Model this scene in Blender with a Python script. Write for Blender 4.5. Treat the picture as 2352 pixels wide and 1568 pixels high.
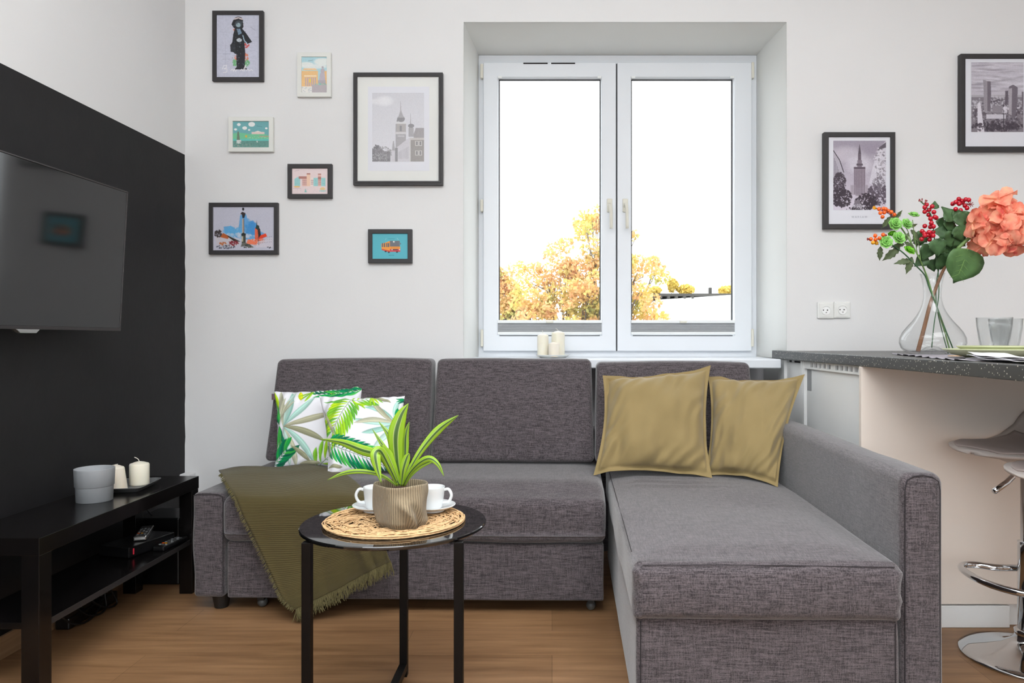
import bpy, bmesh, math, random
import numpy as np
from mathutils import Vector, Matrix
PI = math.pi
C = bpy.context.scene.collection
for _o in list(bpy.data.objects): bpy.data.objects.remove(_o)

# ------------------------------------------------------------------ camera, light, exposure
F, VX, VY, HC = 1680.0, 1268.0, 775.0, 1.0          # focal length in pixels of the 2352 px wide frame, vanishing point, eye height
cam = bpy.data.objects.new('camera', bpy.data.cameras.new('camera')); C.objects.link(cam)
cam.data.sensor_width = 36; cam.data.lens = 36 * F / 2352
cam.data.shift_x = (1176 - VX) / 2352; cam.data.shift_y = (VY - 784) / 2352
cam.location = (0, 0, HC); cam.rotation_euler = (PI / 2, 0, 0)
cam.data.clip_start = .05; cam.data.clip_end = 200
S = bpy.context.scene; S.camera = cam
S.view_settings.view_transform = 'Standard'; S.view_settings.look = 'None'
S.view_settings.gamma = 1; S.view_settings.use_curve_mapping = False
S.view_settings.exposure = -0.23
w = bpy.data.worlds.new('overcast_sky'); S.world = w; w.use_nodes = True
w.node_tree.nodes['Background'].inputs[0].default_value = (.93, .97, 1, 1)
w.node_tree.nodes['Background'].inputs[1].default_value = 4.3

def area(name, loc, rot, sx, sy, power, col=(1, 1, 1)):
    l = bpy.data.lights.new(name, 'AREA'); l.shape = 'RECTANGLE'; l.size = sx; l.size_y = sy; l.energy = power; l.color = col
    o = bpy.data.objects.new(name, l); o.location = loc; o.rotation_euler = rot; C.objects.link(o); return o
area('daylight_rear_window', (-.3, -2.38, 1.55), (PI / 2, 0, 0), 2.6, 1.7, 16, (.96, .985, 1))     # in the opening of the rear wall, shines towards +Y
area('overhead_fill', (1.5, .7, 2.72), (0, 0, 0), 1.5, 1.5, 45, (.985, .99, 1))  # added overhead fill for the kitchen side, no lamp stands for it
area('overhead_fill_left', (-.6, .9, 2.72), (0, 0, 0), 1.3, 1.3, 23, (.95, .98, 1))  # added overhead fill that lifts the left walls, no fixture
area('ceiling_bounce_fill', (.1, .1, 1.9), (PI, 0, 0), .6, .6, 150, (.95, .98, 1))          # added fill without a fixture, out of view, bounced off the ceiling

def P(px, py, Y):                                   # the point at depth Y seen at a pixel of the 2352x1568 frame
    return Vector(((px - VX) * Y / F, Y, HC - (py - VY) * Y / F))

# ------------------------------------------------------------------ helpers
def tag(o, label=None, cat=None, group=None, kind=None):
    if label: o['label'] = label
    if cat: o['category'] = cat
    if group: o['group'] = group
    if kind: o['kind'] = kind
    return o
def thing(name, label, cat, loc=(0, 0, 0), group=None, rotz=0):
    o = bpy.data.objects.new(name, None); o.empty_display_size = .05; C.objects.link(o); o.location = loc; o.rotation_euler = (0, 0, rotz)
    return tag(o, label, cat, group)
def wloc(o):
    v = Vector((0, 0, 0))
    while o: v += o.location; o = o.parent
    return v
def obj(name, bm, mat, parent=None, smooth=False, local=False, bevel=0, sub=0, seg=2, solid=0):
    me = bpy.data.meshes.new(name)
    if parent is not None and not local:
        off = wloc(parent)
        for v in bm.verts: v.co -= off
    bmesh.ops.recalc_face_normals(bm, faces=bm.faces) if not getattr(bm, '_keep', False) else None
    bm.to_mesh(me); bm.free()
    for m in (mat if isinstance(mat, (list, tuple)) else [mat]): me.materials.append(m)
    if smooth:
        for p in me.polygons: p.use_smooth = True
    o = bpy.data.objects.new(name, me); C.objects.link(o)
    if parent is not None: o.parent = parent
    if solid: md = o.modifiers.new('s', 'SOLIDIFY'); md.thickness = solid; md.offset = 0
    if bevel: md = o.modifiers.new('b', 'BEVEL'); md.width = bevel; md.segments = seg; md.limit_method = 'ANGLE'
    if sub: md = o.modifiers.new('u', 'SUBSURF'); md.levels = sub; md.render_levels = sub
    return o
def recenter(o):                                     # put a top-level mesh's origin at its base centre
    me = o.data; co = np.empty(len(me.vertices) * 3); me.vertices.foreach_get('co', co); co = co.reshape(-1, 3)
    c = Vector(((co[:, 0].min() + co[:, 0].max()) / 2, (co[:, 1].min() + co[:, 1].max()) / 2, co[:, 2].min()))
    me.transform(Matrix.Translation(-c)); o.location = c; return o
def N(): return bmesh.new()
def box(bm, x0, x1, y0, y1, z0, z1):
    v = [bm.verts.new((x, y, z)) for z in (z0, z1) for y in (y0, y1) for x in (x0, x1)]
    for f in ((0, 2, 3, 1), (4, 5, 7, 6), (0, 1, 5, 4), (2, 6, 7, 3), (0, 4, 6, 2), (1, 3, 7, 5)): bm.faces.new([v[i] for i in f])
    return bm
def B(*a): return box(N(), *a)
def prism(bm, pts, y0, y1):                          # polygon in XZ extruded along Y
    a = [bm.verts.new((x, y0, z)) for x, z in pts]; b = [bm.verts.new((x, y1, z)) for x, z in pts]
    bm.faces.new(a); bm.faces.new(b[::-1])
    for i in range(len(a)): j = (i + 1) % len(a); bm.faces.new((a[i], b[i], b[j], a[j]))
    return bm
def prismz(bm, pts, z0, z1):
    a = [bm.verts.new((x, y, z0)) for x, y in pts]; b = [bm.verts.new((x, y, z1)) for x, y in pts]
    bm.faces.new(a); bm.faces.new(b[::-1])
    for i in range(len(a)): j = (i + 1) % len(a); bm.faces.new((a[i], b[i], b[j], a[j]))
    return bm
def ring(bm, outer, inner, z):                       # flat ring helper, rects (x0,x1,z0,z1) at y
    pass
def frame_bm(bm, X0, X1, Z0, Z1, w, y0, y1):         # mitred frame around a rectangle in XZ, y0 = near face
    o = [(X0, Z0), (X1, Z0), (X1, Z1), (X0, Z1)]; i = [(X0 + w, Z0 + w), (X1 - w, Z0 + w), (X1 - w, Z1 - w), (X0 + w, Z1 - w)]
    V = [[bm.verts.new((x, y, z)) for x, z in r] for r, y in ((o, y0), (i, y0), (i, y1), (o, y1))]
    for k in range(4):
        for j in range(4): m = (j + 1) % 4; bm.faces.new((V[k][j], V[k][m], V[(k + 1) % 4][m], V[(k + 1) % 4][j]))
    return bm
def lathe(bm, prof, c=(0, 0, 0), n=40, cap0=True, cap1=True, closed=False, fn=None):
    R = []
    for r, z in prof:
        R.append([bm.verts.new(Vector(c) + Vector(((fn(k / n, z) if fn else 1) * r * math.cos(2 * PI * k / n), (fn(k / n, z) if fn else 1) * r * math.sin(2 * PI * k / n), z))) for k in range(n)])
    m = len(R)
    for i in range(m if closed else m - 1):
        a, b = R[i], R[(i + 1) % m]
        for k in range(n): l = (k + 1) % n; bm.faces.new((a[k], a[l], b[l], b[k]))
    if not closed:
        if cap0: bm.faces.new(R[0][::-1])
        if cap1: bm.faces.new(R[-1])
    return bm
def smoothpath(pts, n=6, closed=False):
    p = [Vector(q) for q in pts]; out = []; L = len(p)
    rng = range(L) if closed else range(L - 1)
    for i in rng:
        p0 = p[(i - 1) % L] if closed or i > 0 else p[0] * 2 - p[1]; p1 = p[i]; p2 = p[(i + 1) % L]
        p3 = p[(i + 2) % L] if closed or i + 2 < L else p2 * 2 - p1
        for k in range(n):
            t = k / n; out.append(.5 * ((2 * p1) + (p2 - p0) * t + (2 * p0 - 5 * p1 + 4 * p2 - p3) * t * t + (3 * p1 - p0 - 3 * p2 + p3) * t ** 3))
    if not closed: out.append(p[-1])
    return out
def tube(bm, pts, r, n=8, closed=False, caps=True):
    pts = [Vector(p) for p in pts]; L = len(pts); up = None; R = []
    for i, p in enumerate(pts):
        a = pts[(i - 1) % L] if (closed or i > 0) else p; b = pts[(i + 1) % L] if (closed or i < L - 1) else p
        t = (b - a)
        if t.length < 1e-9: t = Vector((0, 0, 1))
        t.normalize()
        if up is None: up = Vector((0, 0, 1)) if abs(t.z) < .9 else Vector((1, 0, 0))
        s = t.cross(up)
        if s.length < 1e-6: s = t.orthogonal()
        s.normalize(); up = s.cross(t).normalized()
        rr = r[i] if isinstance(r, (list, tuple)) else r
        R.append([bm.verts.new(p + (s * math.cos(2 * PI * k / n) + up * math.sin(2 * PI * k / n)) * rr) for k in range(n)])
    for i in range(L if closed else L - 1):
        a, b = R[i], R[(i + 1) % L]
        for k in range(n): l = (k + 1) % n; bm.faces.new((a[k], a[l], b[l], b[k]))
    if caps and not closed: bm.faces.new(R[0][::-1]); bm.faces.new(R[-1])
    return bm
def ball(bm, c, r, n=10, sz=1):
    prof = [(max(r * math.sin(PI * i / n), 1e-5), -r * sz * math.cos(PI * i / n)) for i in range(n + 1)]
    return lathe(bm, prof, c, n + 2)
_rs = np.random.RandomState(3)
_T = _rs.rand(32, 32, 32)
def noise(x, y, z):                                  # smooth value noise, -1..1
    xi, yi, zi = math.floor(x), math.floor(y), math.floor(z); fx, fy, fz = x - xi, y - yi, z - zi
    fx, fy, fz = (f * f * (3 - 2 * f) for f in (fx, fy, fz)); v = 0
    for a in (0, 1):
        for b in (0, 1):
            for c in (0, 1):
                v += _T[(xi + a) % 32, (yi + b) % 32, (zi + c) % 32] * (fx if a else 1 - fx) * (fy if b else 1 - fy) * (fz if c else 1 - fz)
    return v * 2 - 1
def sst(a, b, x): t = min(max((x - a) / (b - a), 0), 1); return t * t * (3 - 2 * t)
def rbox(bm, lo, hi, r, cell=.03, disp=None):        # soft upholstered box: rounded edges, dense faces, optional displacement
    ax = []
    for k in range(3):
        L = hi[k] - lo[k]; e = [lo[k] + r * t for t in (0, .12, .3, .55, .8, 1)]
        m = max(int((L - 2 * r) / cell), 1); mid = [lo[k] + r + (L - 2 * r) * i / m for i in range(1, m)]
        ax.append(e + mid + [hi[k] - (q - lo[k]) for q in e[::-1]])
    cache = {}
    def V(p):
        key = (round(p[0], 5), round(p[1], 5), round(p[2], 5))
        if key in cache: return cache[key]
        q = Vector([min(max(p[k], lo[k] + r), hi[k] - r) for k in range(3)]); d = Vector(p) - q
        nrm = d.normalized() if d.length > 0 else Vector((0, 0, 1)); co = q + nrm * r
        if disp: co = disp(co, nrm)
        cache[key] = bm.verts.new(co); return cache[key]
    for k in range(3):
        a, b = (k + 1) % 3, (k + 2) % 3
        for side in (lo[k], hi[k]):
            for i in range(len(ax[a]) - 1):
                for j in range(len(ax[b]) - 1):
                    q = []
                    for (ii, jj) in ((i, j), (i + 1, j), (i + 1, j + 1), (i, j + 1)):
                        p = [0, 0, 0]; p[k] = side; p[a] = ax[a][ii]; p[b] = ax[b][jj]; q.append(V(p))
                    if len(set(q)) == 4:
                        try: bm.faces.new(q)
                        except ValueError: pass
    return bm
def grid(bm, fn, nu, nv, uv=False):                  # surface fn(u,v)->co, u,v in 0..1
    G = [[bm.verts.new(fn(i / nu, j / nv)) for i in range(nu + 1)] for j in range(nv + 1)]
    L = bm.loops.layers.uv.verify() if uv else None
    for j in range(nv):
        for i in range(nu):
            f = bm.faces.new((G[j][i], G[j][i + 1], G[j + 1][i + 1], G[j + 1][i]))
            if uv:
                for lp, (a, b) in zip(f.loops, ((i, j), (i + 1, j), (i + 1, j + 1), (i, j + 1))): lp[L].uv = (a / nu, b / nv)
    return G

# ------------------------------------------------------------------ materials
def lin(c): return tuple(((x / 255) / 12.92 if x <= 10 else (((x / 255) + .055) / 1.055) ** 2.4) for x in c)
def nt(name):
    m = bpy.data.materials.new(name); m.use_nodes = True; t = m.node_tree; return m, t, t.nodes['Principled BSDF']
def nd(t, k, **kw):
    n = t.nodes.new(k)
    for a, b in kw.items():
        if a.startswith('i_'): n.inputs[a[2:]].default_value = b
        else: setattr(n, a, b)
    return n
def mat(name, col, rough=.5, metal=0, spec=.5, bump=0, bscale=200, var=0, vscale=5, sheen=0, trans=0, coat=0, sss=0, ior=None):
    """col: sRGB 0-255. Always a noise-driven colour variation and an optional bump."""
    m, t, p = nt(name); c = lin(col)
    p.inputs['Roughness'].default_value = rough; p.inputs['Metallic'].default_value = metal; p.inputs['Specular IOR Level'].default_value = spec
    if ior: p.inputs['IOR'].default_value = ior
    p.inputs['Sheen Weight'].default_value = sheen; p.inputs['Transmission Weight'].default_value = trans; p.inputs['Coat Weight'].default_value = coat
    if sss: p.inputs['Subsurface Weight'].default_value = sss; p.inputs['Subsurface Radius'].default_value = (.01, .008, .005)
    tc = nd(t, 'ShaderNodeTexCoord')
    if var:
        n = nd(t, 'ShaderNodeTexNoise', i_Scale=vscale, i_Detail=4.0); t.links.new(tc.outputs['Object'], n.inputs['Vector'])
        r = nd(t, 'ShaderNodeValToRGB'); r.color_ramp.elements[0].position = .3; r.color_ramp.elements[1].position = .7
        r.color_ramp.elements[0].color = (*[x * (1 - var) for x in c], 1); r.color_ramp.elements[1].color = (*[min(x * (1 + var), 1) for x in c], 1)
        t.links.new(n.outputs['Fac'], r.inputs[0]); t.links.new(r.outputs[0], p.inputs['Base Color'])
    else: p.inputs['Base Color'].default_value = (*c, 1)
    if bump:
        n = nd(t, 'ShaderNodeTexNoise', i_Scale=float(bscale), i_Detail=3.0); t.links.new(tc.outputs['Object'], n.inputs['Vector'])
        b = nd(t, 'ShaderNodeBump', i_Strength=bump, i_Distance=.002); t.links.new(n.outputs['Fac'], b.inputs['Height']); t.links.new(b.outputs[0], p.inputs['Normal'])
    return m
def weave_mat(name, dark, light, sc=1.0, rough=.9):  # slubby linen weave: three stretched noises
    m, t, p = nt(name); tc = nd(t, 'ShaderNodeTexCoord'); outs = []
    for s in ((26, 350, 350), (350, 350, 34), (350, 30, 350)):
        mp = nd(t, 'ShaderNodeMapping'); mp.inputs['Scale'].default_value = [q * sc for q in s]
        n = nd(t, 'ShaderNodeTexNoise', i_Scale=1.0, i_Detail=3.0, i_Roughness=.6)
        t.links.new(tc.outputs['Object'], mp.inputs[0]); t.links.new(mp.outputs[0], n.inputs['Vector']); outs.append(n.outputs['Fac'])
    wts = (.46, .30, .36); acc = None
    for o, k in zip(outs, wts):
        mu = nd(t, 'ShaderNodeMath', operation='MULTIPLY'); mu.inputs[1].default_value = k; t.links.new(o, mu.inputs[0])
        if acc is None: acc = mu.outputs[0]
        else:
            ad = nd(t, 'ShaderNodeMath', operation='ADD'); t.links.new(acc, ad.inputs[0]); t.links.new(mu.outputs[0], ad.inputs[1]); acc = ad.outputs[0]
    r = nd(t, 'ShaderNodeValToRGB'); e = r.color_ramp.elements; e[0].position = .46; e[1].position = .68
    e[0].color = (*lin(dark), 1); e[1].color = (*lin(light), 1)
    t.links.new(acc, r.inputs[0]); t.links.new(r.outputs[0], p.inputs['Base Color'])
    b = nd(t, 'ShaderNodeBump', i_Strength=.35, i_Distance=.001); t.links.new(acc, b.inputs['Height']); t.links.new(b.outputs[0], p.inputs['Normal'])
    p.inputs['Roughness'].default_value = rough; p.inputs['Specular IOR Level'].default_value = .2; p.inputs['Sheen Weight'].default_value = .38
    return m
def attr_mat(name, rough=.5, spec=.4, sheen=0):
    m, t, p = nt(name); a = nd(t, 'ShaderNodeVertexColor', layer_name='Col'); t.links.new(a.outputs[0], p.inputs['Base Color'])
    p.inputs['Roughness'].default_value = rough; p.inputs['Specular IOR Level'].default_value = spec; p.inputs['Sheen Weight'].default_value = sheen; return m

M = {}
M['wall'] = mat('white_wall_paint', (227, 227, 227), .85, spec=.2, bump=.15, bscale=60, var=.01, vscale=2)
M['ceil'] = mat('white_ceiling_paint', (240, 242, 243), .9, spec=.2, var=.01)
M['black_wall'] = mat('black_wall_paint', (29, 28, 29), .62, spec=.25, bump=.25, bscale=45, var=.12, vscale=9)
M['reveal'] = mat('white_reveal_plaster', (228, 229, 226), .8, spec=.2, var=.01)
M['niche'] = mat('grey_niche_plaster', (222, 220, 222), .9, spec=.2, var=.03)
M['upvc'] = mat('white_window_plastic', (228, 232, 237), .35, spec=.5, var=.005)
M['upvc_cream'] = mat('cream_hinge_plastic', (222, 219, 206), .45, var=.02)
M['seal'] = mat('dark_rubber_seal', (70, 70, 72), .7, var=.05)
M['blind'] = mat('grey_pleated_blind', (150, 152, 154), .8, bump=.1, bscale=300, var=.03, vscale=40)
M['blind_rail'] = mat('white_blind_rail', (236, 238, 238), .4, var=.01)
M['black_frame'] = mat('black_frame_wood', (52, 50, 51), .5, spec=.4, bump=.1, bscale=90, var=.06, vscale=60)
M['white_frame'] = mat('white_frame_wood', (226, 227, 222), .5, spec=.4, var=.01)
M['mount'] = mat('ivory_mount_card', (228, 229, 226), .9, spec=.2, var=.005)
M['paper'] = mat('white_print_paper', (222, 223, 230), .5, spec=.35, var=.005)
M['print'] = attr_mat('printed_paper', .45, .35)
M['lack'] = mat('black_brown_laminate', (13, 11, 11), .22, spec=.4, bump=.05, bscale=300, var=.15, vscale=20)
M['edge'] = mat('worn_laminate_edge', (44, 42, 42), .4, var=.1)
M['tv'] = mat('gloss_black_screen', (22, 22, 23), .085, spec=.5, var=.02)
M['tv_body'] = mat('black_tv_plastic', (18, 18, 19), .3, var=.05)
M['tv_rim'] = mat('dark_bezel', (58, 54, 54), .25, metal=.6, var=.05)
M['silver'] = mat('silver_plastic', (170, 170, 168), .2, metal=.8, var=.02)
M['sofa'] = weave_mat('grey_slub_upholstery', (46, 41, 44), (106, 98, 101))
M['sofa_seam'] = mat('dark_seam_thread', (44, 40, 43), .9, var=.05)
M['black_plastic'] = mat('black_plastic', (26, 26, 26), .4, var=.05)
M['grey_caster'] = mat('grey_caster_plastic', (84, 86, 86), .4, var=.05)
M['candle'] = mat('ivory_wax', (236, 231, 214), .5, spec=.4, sss=.3, var=.01, vscale=20)
M['candle_dark'] = mat('warm_wax', (233, 224, 208), .5, spec=.4, sss=.3, var=.01, vscale=20)
M['wick'] = mat('wick_cotton', (215, 210, 200), .9, var=.05)
M['grey_ceramic'] = mat('grey_matt_ceramic', (150, 153, 156), .6, bump=.05, bscale=200, var=.03, vscale=30)
M['tray'] = mat('dark_grey_tray', (92, 93, 94), .45, var=.05)
M['white_plate'] = mat('white_glazed_dish', (225, 226, 222), .2, spec=.5, var=.005)
M['porcelain'] = mat('white_porcelain', (232, 235, 236), .12, spec=.5, coat=.3, var=.003)
M['glass_black'] = mat('black_mirror_glass', (16, 16, 17), .02, spec=.85, coat=.35, var=.02)
M['table_metal'] = mat('black_powder_coat', (9, 6, 5), .4, spec=.2, var=.08, vscale=50)
M['straw'] = mat('woven_paper_straw', (218, 180, 134), .75, spec=.3, var=.18, vscale=90)
M['soil'] = mat('potting_soil', (84, 46, 34), .95, bump=.8, bscale=250, var=.3, vscale=150)
def thin_glass(name, edge, tint=(.985, .99, .99), ior=.025):
    m, t, p = nt(name); t.nodes.remove(p); out = t.nodes['Material Output']
    lw = nd(t, 'ShaderNodeLayerWeight'); lw.inputs['Blend'].default_value = .5; pw = nd(t, 'ShaderNodeMath', operation='POWER'); pw.inputs[1].default_value = 7.0; t.links.new(lw.outputs['Facing'], pw.inputs[0])
    cm = nd(t, 'ShaderNodeMix', data_type='RGBA'); cm.inputs[6].default_value = (*tint, 1); cm.inputs[7].default_value = (edge, edge * 1.02, edge * 1.02, 1); t.links.new(pw.outputs[0], cm.inputs[0])
    tr = nd(t, 'ShaderNodeBsdfTransparent'); t.links.new(cm.outputs[2], tr.inputs[0]); g = nd(t, 'ShaderNodeBsdfGlossy'); g.inputs['Roughness'].default_value = .01
    p5 = nd(t, 'ShaderNodeMath', operation='POWER'); p5.inputs[1].default_value = 5.0; t.links.new(lw.outputs['Facing'], p5.inputs[0]); fr = nd(t, 'ShaderNodeMath', operation='MULTIPLY_ADD'); fr.inputs[1].default_value = .5; fr.inputs[2].default_value = ior; t.links.new(p5.outputs[0], fr.inputs[0]); ms = nd(t, 'ShaderNodeMixShader'); t.links.new(fr.outputs[0], ms.inputs[0]); t.links.new(tr.outputs[0], ms.inputs[1]); t.links.new(g.outputs[0], ms.inputs[2]); t.links.new(ms.outputs[0], out.inputs[0]); return m
M['tumbler'] = thin_glass('pressed_glass', .22, (.96, .97, .97), .03)
M['pane'] = thin_glass('window_pane_glass', .9, ior=.006)
M['glass'] = thin_glass('clear_glass', .55)
M['counter_body'] = mat('white_cabinet_board', (242, 243, 242), .55, spec=.35, var=.01)
M['cream_panel'] = mat('cream_panel_lacquer', (240, 228, 217), .5, spec=.4, var=.01)
M['raw_edge'] = mat('brown_hardboard_edge', (120, 84, 66), .8, var=.1)
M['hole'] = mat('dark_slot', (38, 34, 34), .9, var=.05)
M['chrome'] = mat('polished_chrome', (205, 207, 210), .06, metal=1, var=.01)
M['stool_shell'] = mat('cream_stool_plastic', (205, 194, 188), .38, spec=.4, var=.01)
M['stool_pad'] = mat('taupe_seat_pad', (178, 163, 158), .5, var=.02)
M['white_plastic'] = mat('white_plastic', (230, 231, 228), .35, var=.01)
M['plate_green'] = mat('sage_stoneware_glaze', (186, 190, 152), .25, spec=.5, var=.03, vscale=25)
M['runner'] = mat('grey_table_linen', (150, 145, 152), .9, bump=.3, bscale=500, var=.06, vscale=120)
M['napkin'] = mat('white_napkin_cloth', (226, 224, 228), .85, bump=.2, bscale=400, var=.02)
M['cork'] = mat('cork_tan', (205, 170, 130), .9, var=.1)
M['yellow'] = mat('ochre_cotton', (144, 125, 84), .82, spec=.25, bump=.25, bscale=500, var=.03, vscale=8, sheen=.25)
M['olive'] = None
M['fringe'] = mat('olive_yarn', (94, 86, 52), .9, var=.2, vscale=120)
M['bark'] = mat('brown_stem_bark', (122, 86, 62), .8, bump=.5, bscale=150, var=.2, vscale=60)
M['stem'] = mat('green_stem', (104, 134, 74), .55, var=.2, vscale=60)
M['stem_dark'] = mat('dark_green_wire_stem', (52, 90, 56), .55, var=.15, vscale=60)
M['leafdk'] = mat('dark_ivy_leaf', (60, 88, 52), .55, spec=.35, bump=.3, bscale=120, var=.3, vscale=45)
M['leafol'] = mat('olive_green_leaf', (84, 96, 66), .6, spec=.3, bump=.3, bscale=120, var=.25, vscale=45)
M['bigleaf'] = mat('hydrangea_leaf', (76, 108, 62), .5, spec=.35, bump=.4, bscale=90, var=.2, vscale=30)
M['vein'] = mat('pale_leaf_vein', (132, 170, 92), .6, var=.05)
M['succ'] = mat('bright_green_succulent', (132, 190, 96), .45, spec=.4, var=.3, vscale=55, sss=.1)
M['succ2'] = mat('vivid_green_bud', (108, 184, 34), .45, spec=.4, var=.2, vscale=55)
M['red'] = mat('red_berry_lacquer', (176, 14, 36), .22, spec=.5, var=.2, vscale=90)
M['orange'] = mat('orange_berry_lacquer', (222, 92, 24), .25, spec=.5, var=.35, vscale=70)
M['yelberry'] = mat('golden_berry_lacquer', (224, 156, 30), .25, spec=.5, var=.15, vscale=70)
M['redstem'] = mat('red_brown_twig', (130, 36, 36), .6, var=.1)
M['petal'] = mat('coral_petal', (252, 158, 132), .7, spec=.2, var=.28, vscale=38, sss=.15)
M['bright'] = mat('plain_white_render', (225, 225, 222), .9, var=.02)
M['roof'] = mat('dark_roof_edge', (72, 70, 66), .8, var=.1)
M['ground'] = mat('dry_autumn_ground', (132, 130, 126), .95, var=.2, vscale=1)
M['trunk'] = mat('pale_tree_bark', (112, 104, 94), .9, bump=.5, bscale=20, var=.2, vscale=8)
M['cable'] = mat('black_cable', (20, 20, 20), .5, var=.05)
M['red_led'] = None

def emis(name, c, s):
    m, t, p = nt(name); p.inputs['Base Color'].default_value = (*lin(c), 1); p.inputs['Emission Color'].default_value = (*lin(c), 1); p.inputs['Emission Strength'].default_value = s; return m
M['red_led'] = emis('red_standby_light', (190, 40, 60), .35)

def floor_mat():
    m, t, p = nt('oak_laminate_floor'); tc = nd(t, 'ShaderNodeTexCoord')
    br = nd(t, 'ShaderNodeTexBrick', offset=.37, i_Scale=1.0); br.inputs['Brick Width'].default_value = 1.28; br.inputs['Row Height'].default_value = .192
    br.inputs['Mortar Size'].default_value = .0012; br.inputs['Mortar Smooth'].default_value = .2
    br.inputs['Color1'].default_value = (*lin((158, 122, 88)), 1); br.inputs['Color2'].default_value = (*lin((143, 109, 77)), 1); br.inputs['Mortar'].default_value = (*lin((122, 92, 64)), 1)
    t.links.new(tc.outputs['Object'], br.inputs['Vector'])
    mp = nd(t, 'ShaderNodeMapping'); mp.inputs['Scale'].default_value = (1.6, 22, 1)
    n = nd(t, 'ShaderNodeTexNoise', i_Scale=1.6, i_Detail=9.0, i_Roughness=.62, i_Distortion=.35)
    t.links.new(tc.outputs['Object'], mp.inputs[0]); t.links.new(mp.outputs[0], n.inputs['Vector'])
    r = nd(t, 'ShaderNodeValToRGB'); e = r.color_ramp.elements; e[0].position = .3; e[1].position = .72
    e[0].color = (.62, .56, .50, 1); e[1].color = (1.08, 1.06, 1.04, 1)
    mx = nd(t, 'ShaderNodeMix', data_type='RGBA', blend_type='MULTIPLY'); mx.inputs[0].default_value = 1
    t.links.new(n.outputs['Fac'], r.inputs[0]); t.links.new(br.outputs['Color'], mx.inputs[6]); t.links.new(r.outputs[0], mx.inputs[7])
    t.links.new(mx.outputs[2], p.inputs['Base Color']); p.inputs['Roughness'].default_value = .42; p.inputs['Specular IOR Level'].default_value = .35
    b = nd(t, 'ShaderNodeBump', i_Strength=.15, i_Distance=.002); t.links.new(n.outputs['Fac'], b.inputs['Height']); t.links.new(b.outputs[0], p.inputs['Normal'])
    return m
M['floor'] = floor_mat()
def oakstrip():
    m, t, p = nt('oak_skirting'); tc = nd(t, 'ShaderNodeTexCoord'); mp = nd(t, 'ShaderNodeMapping'); mp.inputs['Scale'].default_value = (20, 2, 40)
    n = nd(t, 'ShaderNodeTexNoise', i_Scale=1.5, i_Detail=8.0); t.links.new(tc.outputs['Object'], mp.inputs[0]); t.links.new(mp.outputs[0], n.inputs['Vector'])
    r = nd(t, 'ShaderNodeValToRGB'); r.color_ramp.elements[0].color = (*lin((128, 96, 66)), 1); r.color_ramp.elements[1].color = (*lin((190, 156, 120)), 1)
    t.links.new(n.outputs['Fac'], r.inputs[0]); t.links.new(r.outputs[0], p.inputs['Base Color']); p.inputs['Roughness'].default_value = .5; return m
M['skirting'] = oakstrip()
def speckle():
    m, t, p = nt('speckled_charcoal_worktop'); tc = nd(t, 'ShaderNodeTexCoord')
    v = nd(t, 'ShaderNodeTexVoronoi', i_Scale=125.0); t.links.new(tc.outputs['Object'], v.inputs['Vector'])
    r = nd(t, 'ShaderNodeValToRGB'); e = r.color_ramp.elements; e[0].position = .16; e[1].position = .26; e[0].color = (1, 1, 1, 1); e[1].color = (0, 0, 0, 1); t.links.new(v.outputs['Distance'], r.inputs[0])
    v2 = nd(t, 'ShaderNodeSeparateColor'); t.links.new(v.outputs['Color'], v2.inputs[0])
    g = nd(t, 'ShaderNodeMath', operation='GREATER_THAN'); g.inputs[1].default_value = .62; t.links.new(v2.outputs[0], g.inputs[0])
    mu = nd(t, 'ShaderNodeMath', operation='MULTIPLY'); t.links.new(r.outputs[0], mu.inputs[0]); t.links.new(g.outputs[0], mu.inputs[1])
    mx = nd(t, 'ShaderNodeMix', data_type='RGBA'); t.links.new(mu.outputs[0], mx.inputs[0]); mx.inputs[6].default_value = (*lin((54, 54, 52)), 1); mx.inputs[7].default_value = (*lin((205, 200, 185)), 1)
    t.links.new(mx.outputs[2], p.inputs['Base Color']); p.inputs['Roughness'].default_value = .35; return m
M['worktop'] = speckle()
def ribbed(name, col, axis, freq, depth, dark, rough=.9):
    """fine ribs from a wave texture: corduroy, ribbed throw"""
    m, t, p = nt(name); tc = nd(t, 'ShaderNodeTexCoord'); wv = nd(t, 'ShaderNodeTexWave', wave_type='BANDS', bands_direction=axis, i_Scale=freq, i_Distortion=.4)
    wv.inputs['Detail Scale'].default_value = 1.5
    t.links.new(tc.outputs['UV'], wv.inputs['Vector'])
    n = nd(t, 'ShaderNodeTexNoise', i_Scale=140.0, i_Detail=4.0); t.links.new(tc.outputs['Object'], n.inputs['Vector'])
    ad = nd(t, 'ShaderNodeMath', operation='MULTIPLY_ADD'); ad.inputs[1].default_value = .35; t.links.new(n.outputs['Fac'], ad.inputs[0]); t.links.new(wv.outputs['Fac'], ad.inputs[2])
    r = nd(t, 'ShaderNodeValToRGB'); e = r.color_ramp.elements; e[0].position = .12; e[1].position = .7; c = lin(col); e[0].color = (*[x * dark for x in c], 1); e[1].color = (*c, 1)
    t.links.new(ad.outputs[0], r.inputs[0]); t.links.new(r.outputs[0], p.inputs['Base Color'])
    b = nd(t, 'ShaderNodeBump', i_Strength=.7, i_Distance=depth); t.links.new(ad.outputs[0], b.inputs['Height']); t.links.new(b.outputs[0], p.inputs['Normal'])
    p.inputs['Roughness'].default_value = rough; p.inputs['Specular IOR Level'].default_value = .15; p.inputs['Sheen Weight'].default_value = .15; return m
M['cord'] = ribbed('taupe_corduroy', (158, 142, 116), 'X', 21.0, .0022, .5)
M['olive'] = ribbed('olive_ribbed_throw', (82, 73, 44), 'Y', 34.0, .0012, .82)
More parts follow.
